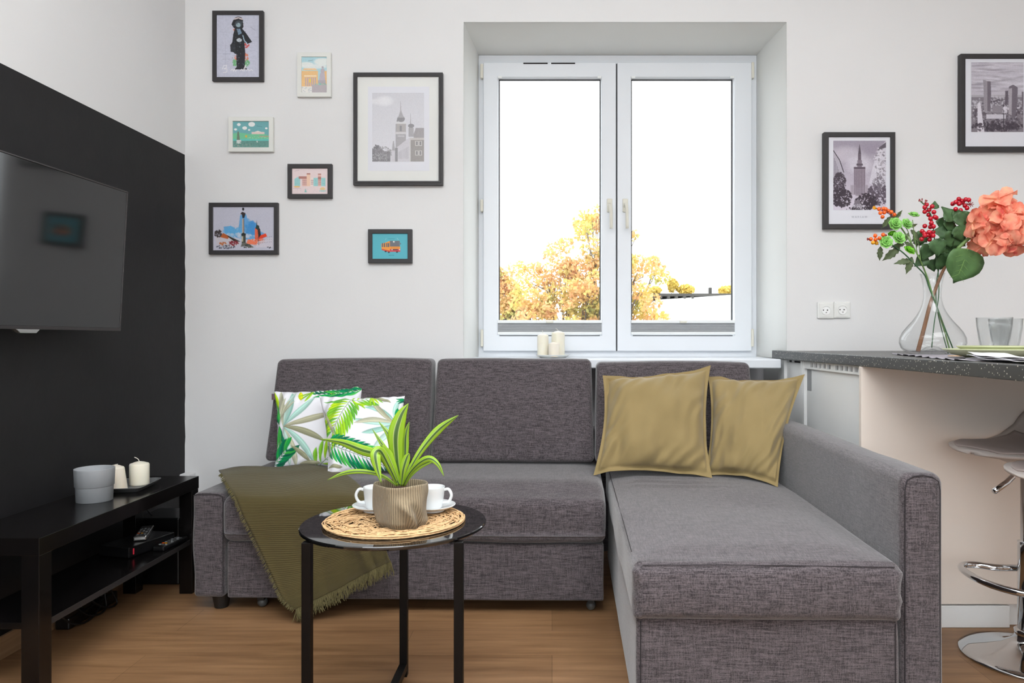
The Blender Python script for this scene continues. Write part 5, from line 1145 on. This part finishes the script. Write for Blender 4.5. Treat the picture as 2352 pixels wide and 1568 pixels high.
sc([(.14, .88), (.18, .82), (.25, .81), (.24, .85), (.18, .87), (.26, .87), (.25, .92), (.16, .93)]); sc([(.34, .90), (.38, .87), (.40, .91), (.43, .87), (.45, .91), (.49, .88)]); sc([(.56, .90), (.60, .87), (.62, .9), (.70, .80), (.65, .91)]); sc([(.70, .90), (.74, .87), (.77, .9), (.82, .88), (.86, .9)])
picture((487, 24, 604, 186), 9.5, M['black_frame'], 'black framed poster of a dark statue figure in an oversized helmet', c, res=150)
# b) ochre palace drawing, white frame
c = Canvas(200, 290, (176, 212, 220)); c.ell(.2, .22, .35, .08, (232, 234, 230), .9, .6); c.ell(.85, .15, .4, .12, (234, 236, 232), .9, .5); c.ell(.5, .28, .6, .07, (230, 234, 232), .9, .5); c.line([(.28, .125), (.46, .10)], .012, (120, 130, 130), .8)
c.poly([(.05, .38), (.12, .33), (.55, .33), (.64, .38)], (240, 200, 150)); c.rect(.0, .40, .66, .83, (236, 194, 138)); c.rect(.8, .40, 1, .8, (236, 194, 138)); c.rect(.12, .52, .6, .56, (244, 222, 190))
for i in range(6): c.rect(.16 + i * .075, .58, .20 + i * .075, .82, (190, 172, 176)); 
c.rect(.32, .62, .38, .72, (232, 210, 80)); c.rect(0, .83, .44, 1, (232, 230, 226))
for i in range(14): c.ell(r_.uniform(.02, .42), r_.uniform(.85, .99), .03, .012, (190, 196, 200), .8)
c.poly([(.70, .66), (.74, .48), (.84, .36), (.92, .48), (.94, .66)], (188, 180, 190)); c.ell(.84, .30, .04, .03, (176, 170, 178)); c.ell(.84, .40, .08, .07, (186, 178, 186)); c.rect(.66, .66, .96, .76, (176, 170, 176)); c.rect(.42, .78, 1, 1, (184, 176, 180)); c.blot(.72, .765, .28, .02, 40, (130, 190, 176), .03, r_, .7)
c.fuzz(5, 3, 5); picture((682, 120, 760, 222), 10, M['white_frame'], 'small white framed drawing of an ochre palace beside a monument', c, res=110, group=None)
# c) large monochrome castle tower
c = Canvas(300, 400, (206, 206, 212))
for i in range(40): c.a[i * 10:(i + 1) * 10] += i * .35
c.ell(.24, .12, .2, .09, (226, 226, 230), .95, .8); c.ell(.05, .13, .12, .05, (222, 222, 226), .9, .8); g1, g2, g3 = (172, 170, 174), (146, 145, 148), (196, 195, 199)
c.rect(.45, .45, .65, .80, g1); c.rect(.47, .44, .64, .58, (178, 174, 174)); c.rect(.44, .57, .66, .60, (208, 206, 208)); c.rect(.46, .42, .66, .45, (214, 214, 216)); c.ell(.555, .38, .075, .045, g2); c.poly([(.47, .42), (.48, .37), (.50, .42)], g2); c.poly([(.50, .36), (.54, .26), (.545, .12), (.55, .12), (.56, .26), (.61, .36)], g1); c.rect(.53, .48, .57, .56, g2); c.rect(.49, .62, .62, .64, g3)
c.poly([(.70, .52), (.73, .46), (.735, .30), (.74, .30), (.75, .46), (.80, .52)], g1); c.ell(.75, .48, .06, .03, g2); c.rect(.70, .51, .80, .64, g1); c.poly([(.80, .60), (.84, .51), (1, .51), (1, .66), (.80, .66)], (164, 160, 162)); c.rect(.72, .655, 1, .685, (198, 194, 192)); c.rect(.72, .685, 1, 1, (158, 154, 152))
for x in (.86, .93): 
    for y in (.70, .84): c.rect(x - .03, y, x + .03, y + .07, (208, 206, 204)); c.rect(x - .018, y + .008, x + .018, y + .062, (140, 138, 140))
c.poly([(.48, .79), (.70, .66), (.73, .66), (.73, 1), (.36, 1), (.36, .84), (.46, .80)], (204, 202, 208))
for i in range(9): c.rect(.50 + i * .024, .86 - i * .01, .508 + i * .024, .96, (178, 176, 182))
c.poly([(.38, .84), (.40, .70), (.42, .70), (.44, .84)], g1); c.rect(.44, .80, .49, 1, g2); c.rect(.72, .68, .74, 1, (206, 204, 204))
c.blot(.08, .86, .10, .10, 120, (120, 118, 122), .03, r_, .7); c.poly([(0, .82), (.16, .82), (.24, .85), (.35, .85), (.35, 1), (0, 1)], (132, 130, 134)); c.blot(.2, .88, .18, .1, 160, (150, 148, 152), .02, r_, .7); c.blot(.15, .94, .18, .06, 80, (185, 184, 188), .015, r_, .7)
c.fuzz(7, 2, 8); picture((811, 166, 1017, 425), 9, M['black_frame'], 'large black framed monochrome print of a clock tower with a wide ivory mount', c, img=(855, 213, 974, 371), mount=M['mount'], paper=(845, 199, 986, 392), res=160, bw=1, depth=.024)
# d) teal lake landscape, white frame
c = Canvas(240, 175, (112, 172, 176))
for x, y, rx, ry in ((.53, .13, .09, .09), (.18, .14, .05, .055), (.34, .27, .065, .065), (.09, .32, .04, .04), (.46, .34, .03, .035), (.93, .28, .035, .035)): c.ell(x, y, rx, ry, (236, 238, 236))
c.poly([(0, .48), (.2, .44), (.5, .5), (.8, .46), (1, .55), (1, .75), (0, .75)], (116, 196, 152)); c.rect(0, .68, 1, .76, (100, 196, 186)); c.rect(0, .75, 1, 1, (104, 150, 142)); c.rect(.53, .42, .88, .50, (232, 206, 200)); c.poly([(.6, .42), (.7, .37), (.8, .42)], (226, 226, 220)); c.rect(.74, .57, 1, .60, (190, 160, 140)); c.poly([(.12, .72), (.14, .4), (.18, .4), (.21, .72)], (110, 128, 110)); c.rect(.12, .72, .24, .86, (210, 216, 212)); c.ell(.38, .58, .03, .05, (210, 180, 90)); c.blot(.5, .88, .5, .12, 110, (88, 132, 122), .02, r_, .7); c.blot(.3, .92, .25, .06, 30, (190, 170, 160), .012, r_, .8); c.blot(.7, .64, .3, .05, 30, (200, 220, 190), .012, r_, .8); c.line([(.66, .19), (.82, .22)], .03, (96, 152, 156)); c.poly([(.66, .8), (.68, .72), (.7, .82)], (230, 234, 230))
c.fuzz(4, 2, 4); picture((524, 268, 627, 348), 10, M['white_frame'], 'small white framed teal drawing of a lakeside with round clouds', c, res=140)
# e) pink old-town houses, black frame
c = Canvas(240, 175, (230, 212, 212)); BR = (176, 122, 112); TE = (156, 206, 206)
c.poly([(.08, .42), (.18, .34), (.24, .42), (.24, .7), (.08, .7)], TE); c.rect(.60, .38, .94, .7, TE); c.rect(.20, .32, .42, .42, BR); c.rect(.30, .42, .42, .70, (222, 180, 170)); c.rect(.42, .22, .52, .7, (236, 200, 176)); c.rect(.42, .20, .52, .25, BR); c.rect(.52, .38, .61, .70, (236, 220, 214)); c.rect(.735, .22, .82, .7, (222, 180, 170)); c.rect(.735, .22, .82, .26, BR); c.rect(.735, .34, .82, .44, BR)
for yy in (.46, .53, .60): 
    for x in (.31, .35, .39, .54, .58, .75, .79): c.rect(x, yy, x + .02, yy + .035, (150, 108, 112))
    for x in (.10, .15, .20, .65, .70, .86, .90): c.rect(x, yy, x + .03, yy + .015, (126, 178, 182))
c.ell(.15, .72, .09, .03, (232, 190, 120)); c.ell(.86, .80, .07, .06, (230, 200, 140)); c.ell(.86, .88, .1, .04, (186, 206, 204)); c.poly([(.36, .93), (.39, .78), (.42, .93)], (120, 190, 180)); c.blot(.5, .84, .42, .1, 60, (202, 190, 196), .012, r_, .8); c.ell(.15, .78, .12, .02, (206, 190, 196)); c.line([(.08, .13), (.22, .08)], .02, (206, 186, 188))
c.fuzz(4, 2, 3); picture((660, 376, 762, 455), 10, M['black_frame'], 'small black framed pink drawing of old town houses and towers', c, res=140)
# f) watercolour column
c = Canvas(320, 230, (190, 190, 204)); BL = (74, 150, 206)
c.poly([(.18, .46), (.30, .44), (.42, .56), (.45, .20), (.50, .18), (.55, .18), (.58, .34), (.56, .5), (.62, .32), (.70, .40), (.76, .55), (.86, .62), (.84, .72), (.5, .76), (.38, .70), (.2, .60)], BL, .75); c.blot(.34, .58, .14, .10, 60, (92, 166, 214), .05, r_, .5); c.blot(.62, .5, .10, .16, 60, (66, 142, 204), .05, r_, .5); c.blot(.52, .3, .06, .12, 30, (100, 160, 212), .04, r_, .5); c.blot(.45, .66, .25, .05, 40, (196, 200, 214), .04, r_, .5)
c.poly([(.13, .66), (.2, .62), (.36, .72), (.46, .82), (.44, .86), (.3, .92), (.08, .88), (.04, .72)], (198, 192, 198), .9); c.blot(.09, .62, .06, .08, 50, (60, 52, 52), .022, r_, .8); c.poly([(.13, .70), (.17, .60), (.28, .68), (.25, .74)], (176, 92, 46)); c.poly([(.22, .64), (.34, .72), (.46, .80), (.36, .80), (.28, .72)], (52, 44, 40)); c.blot(.34, .83, .08, .05, 40, (130, 36, 48), .02, r_, .8); c.blot(.17, .84, .05, .05, 20, (180, 104, 60), .02, r_, .8); c.blot(.22, .92, .16, .04, 70, (60, 62, 74), .014, r_, .75)
c.poly([(.485, .28), (.515, .28), (.52, .62), (.485, .62)], (184, 166, 148)); c.rect(.507, .28, .517, .62, (70, 56, 50)); c.poly([(.48, .18), (.54, .16), (.52, .26), (.49, .27)], (38, 36, 40)); c.ell(.50, .06, .018, .035, (40, 38, 44)); c.poly([(.455, .17), (.48, .12), (.54, .15), (.50, .20)], (56, 44, 40)); c.poly([(.47, .62), (.50, .595), (.545, .62), (.54, .66), (.47, .66)], (36, 44, 44)); c.rect(.475, .66, .54, .82, (70, 70, 62)); c.rect(.475, .68, .50, .80, (180, 172, 150)); c.poly([(.46, .92), (.48, .82), (.56, .82), (.68, .93), (.6, .94), (.52, .90)], (104, 104, 98)); c.blot(.56, .9, .08, .04, 30, (60, 66, 64), .015, r_, .8)
c.poly([(.69, .76), (.69, .5), (.73, .44), (.77, .5), (.78, .76)], (214, 100, 70)); c.poly([(.70, .50), (.715, .42), (.72, .30), (.73, .42), (.76, .44), (.77, .56)], (36, 60, 56)); c.poly([(.735, .52), (.775, .5), (.79, .66), (.75, .74)], (52, 40, 40)); c.poly([(.74, .74), (.79, .65), (.87, .61), (.89, .68), (.80, .73)], (226, 66, 30)); c.poly([(.55, .84), (.58, .74), (.68, .78), (.82, .72), (.86, .80), (.74, .88), (.60, .86)], (232, 130, 104), .85); c.blot(.7, .8, .14, .05, 60, (240, 120, 80), .02, r_, .7); c.poly([(.74, .80), (.98, .70), (.98, .92), (.70, .93)], (206, 200, 210), .85)
for i in range(30): x, y = .70 + (i % 10) * .028, .76 + (i // 10) * .06; c.rect(x, y - .05 + i % 10 * -.004, x + .006, y - .03 + i % 10 * -.004, (80, 60, 90))
c.line([(.75, .72), (.755, .88)], .01, (40, 56, 50)); c.blot(.92, .93, .03, .02, 14, (30, 30, 40), .012, r_); c.line([(.2, .95), (.98, .95)], .008, (160, 165, 185), .6)
c.fuzz(6, 2, 6); picture((479, 465, 638, 584), 9.5, M['black_frame'], 'black framed watercolour of a tall column with a blue sky and red roofs', c, res=210)
# g) bus on teal
c = Canvas(240, 175, (86, 176, 190)); OR = (232, 152, 60); 
c.poly([(.26, .42), (.5, .30), (.5, .72), (.30, .66), (.27, .6)], OR)
for x in (.30, .36, .42, .47): c.poly([(x - .025, .40), (x + .012, .36), (x + .012, .54), (x - .025, .54)], (96, 98, 104))
c.rect(.50, .29, .78, .54, (108, 110, 116)); c.rect(.50, .52, .79, .62, OR); c.rect(.50, .61, .79, .72, (204, 64, 72)); c.rect(.53, .62, .72, .66, (70, 66, 70)); c.ell(.61, .33, .025, .03, (226, 226, 220)); c.ell(.56, .64, .015, .02, (240, 240, 236)); c.ell(.77, .64, .015, .02, (240, 240, 236)); c.poly([(.26, .6), (.5, .68), (.5, .74), (.28, .66)], (204, 70, 60)); 
for x, y in ((.38, .71), (.47, .74), (.70, .73)): c.ell(x, y, .03, .03, (60, 52, 56))
c.rect(.79, .38, .81, .44, (96, 98, 104)); c.line([(.37, .26), (.40, .20)], .012, (160, 200, 204)); c.line([(.70, .18), (.74, .26)], .012, (160, 200, 204))
for i in range(8): c.rect(.46 + i * .022, .205, .474 + i * .022, .225, (48, 120, 136)); c.rect(.465 + i * .02, .845, .478 + i * .02, .865, (40, 104, 120))
for i in range(7): c.rect(.53 + i * .032, .555, .548 + i * .032, .58, (190, 96, 40))
picture((845, 526, 946, 604), 10, M['black_frame'], 'small black framed teal print of an orange and red bus', c, res=150)
# h) tall tower between trees, caption below
c = Canvas(250, 330, (176, 168, 182))
for i in range(33): c.a[i * 10:(i + 1) * 10] += (i - 12) * 1.6
c.ell(.25, .2, .4, .14, (206, 200, 210), .6, .8); c.ell(.8, .12, .4, .1, (150, 140, 156), .6, .9); c.ell(.5, .35, .3, .16, (214, 210, 220), .7, .8)
c.poly([(0, .14), (.1, .26), (.2, .45), (.22, .6), (0, .7)], (176, 170, 182)); c.line([(0, .14), (.12, .28), (.2, .46)], .012, (60, 52, 60)); 
for i in range(8): c.line([(.02 + i * .02, .25 + i * .04), (.02 + i * .02, .5 + i * .01)], .008, (96, 88, 98), .7)
c.poly([(1, .0), (.84, .14), (.74, .40), (.68, .62), (1, .7)], (206, 202, 212)); c.poly([(1, .02), (.88, .09), (.84, .14), (1, .1)], (96, 88, 98)); c.blot(.9, .35, .1, .25, 90, (110, 102, 112), .022, r_, .6); c.blot(.86, .3, .1, .2, 60, (226, 222, 230), .02, r_, .6)
T1 = (120, 106, 118); c.poly([(.47, .20), (.495, .05), (.50, .05), (.53, .20)], (88, 78, 88)); c.rect(.47, .19, .53, .30, (104, 92, 104)); c.rect(.455, .28, .545, .38, (128, 116, 128)); c.rect(.44, .33, .56, .36, (92, 82, 92)); c.rect(.39, .38, .61, .68, (150, 138, 150)); c.rect(.39, .38, .61, .41, (96, 84, 96)); c.rect(.42, .68, .58, .80, (158, 148, 160)); c.rect(.33, .64, .42, .78, (166, 156, 168)); c.rect(.58, .64, .66, .78, (166, 156, 168))
for i in range(7): c.rect(.405 + i * .03, .42, .415 + i * .03, .78, (112, 98, 112))
c.blot(.12, .62, .12, .16, 260, (66, 56, 66), .03, r_, .8); c.blot(.15, .82, .2, .14, 320, (58, 48, 58), .03, r_, .85); c.blot(.85, .78, .2, .16, 300, (84, 74, 86), .03, r_, .8); c.blot(.62, .88, .2, .12, 240, (56, 46, 56), .03, r_, .85); c.blot(.86, .62, .12, .1, 90, (120, 112, 122), .025, r_, .7); c.blot(.1, .6, .1, .1, 60, (160, 152, 166), .012, r_, .7); c.poly([(.34, 1), (.42, .86), (.5, .86), (.56, 1)], (120, 112, 122)); c.blot(.48, .95, .14, .035, 60, (196, 192, 202), .016, r_, .8); c.blot(.6, .98, .4, .02, 60, (50, 42, 50), .02, r_)
c.fuzz(9, 2, 9)
t = picture((1893, 303, 2057, 525), 11, M['black_frame'], 'black framed monochrome print of a spired skyscraper between trees, behind the flowers', c, img=(1914, 323, 2035, 482), mount=M['paper'], res=165, depth=.03)
cu = bpy.data.curves.new('caption', 'FONT'); cu.body = 'WARSAW'; cu.size = .0125; cu.space_character = 1.6; cu.align_x = 'CENTER'; cu.extrude = .0001
to = bpy.data.objects.new('caption', cu); C.objects.link(to); dg = bpy.context.evaluated_depsgraph_get(); me = bpy.data.meshes.new_from_object(to.evaluated_get(dg)); bpy.data.objects.remove(to)
me.materials.clear(); me.materials.append(mat('grey_print_ink', (168, 168, 178), .6, var=.01)); to = bpy.data.objects.new('caption', me); C.objects.link(to); to.parent = t; to.location = P(1974, 500, YW - .0245) - t.location; to.rotation_euler = (PI / 2, 0, 0)
# i) city from above
c = Canvas(250, 330, (190, 186, 196)); 
for i in range(120): y = r_.uniform(0, .42); x = r_.uniform(0, 1); c.ell(x, y, r_.uniform(.08, .3), r_.uniform(.008, .02), r_.choice([(130, 122, 134), (226, 224, 232), (160, 152, 164), (210, 206, 216)]), .35, .8)
c.rect(0, .47, 1, .52, (170, 166, 174)); c.rect(0, .50, 1, 1, (128, 122, 130)); c.blot(.5, .6, .5, .12, 260, (190, 186, 196), .03, r_, .6); c.blot(.5, .75, .5, .22, 300, (84, 76, 86), .035, r_, .6); c.blot(.5, .75, .5, .22, 140, (206, 202, 212), .02, r_, .7)
c.poly([(.225, .25), (.31, .27), (.365, .275), (.38, .45), (.36, .72), (.24, .71), (.24, .5)], (150, 144, 152)); c.poly([(.31, .27), (.37, .275), (.38, .45), (.36, .71), (.31, .70)], (112, 104, 114)); c.poly([(.72, .35), (.8, .32), (.89, .36), (.88, .6), (.84, .80), (.70, .76)], (112, 104, 114)); c.poly([(.72, .38), (.78, .37), (.77, .76), (.71, .74)], (168, 162, 170)); c.poly([(.65, .41), (.71, .41), (.70, .6), (.64, .62)], (100, 92, 102)); c.rect(.97, .42, 1, .64, (110, 102, 112))
c.poly([(.12, .6), (.17, .56), (.25, 1), (.12, 1)], (214, 210, 220)); c.rect(.4, .62, .6, .72, (140, 134, 142)); c.rect(.29, .75, .66, .81, (200, 196, 206)); c.blot(.5, .92, .5, .07, 200, (66, 58, 68), .035, r_, .7); c.line([(.62, .6), (.62, .97)], .01, (60, 54, 62)); c.blot(.66, .68, .05, .05, 24, (220, 216, 226), .03, r_, .6)
c.fuzz(9, 2, 10)
picture((2207, 123, 2371, 347), 11, M['black_frame'], 'black framed monochrome print of city skyscrapers seen from above', c, img=(2231, 143, 2351, 303), mount=M['paper'], res=165, depth=.03)
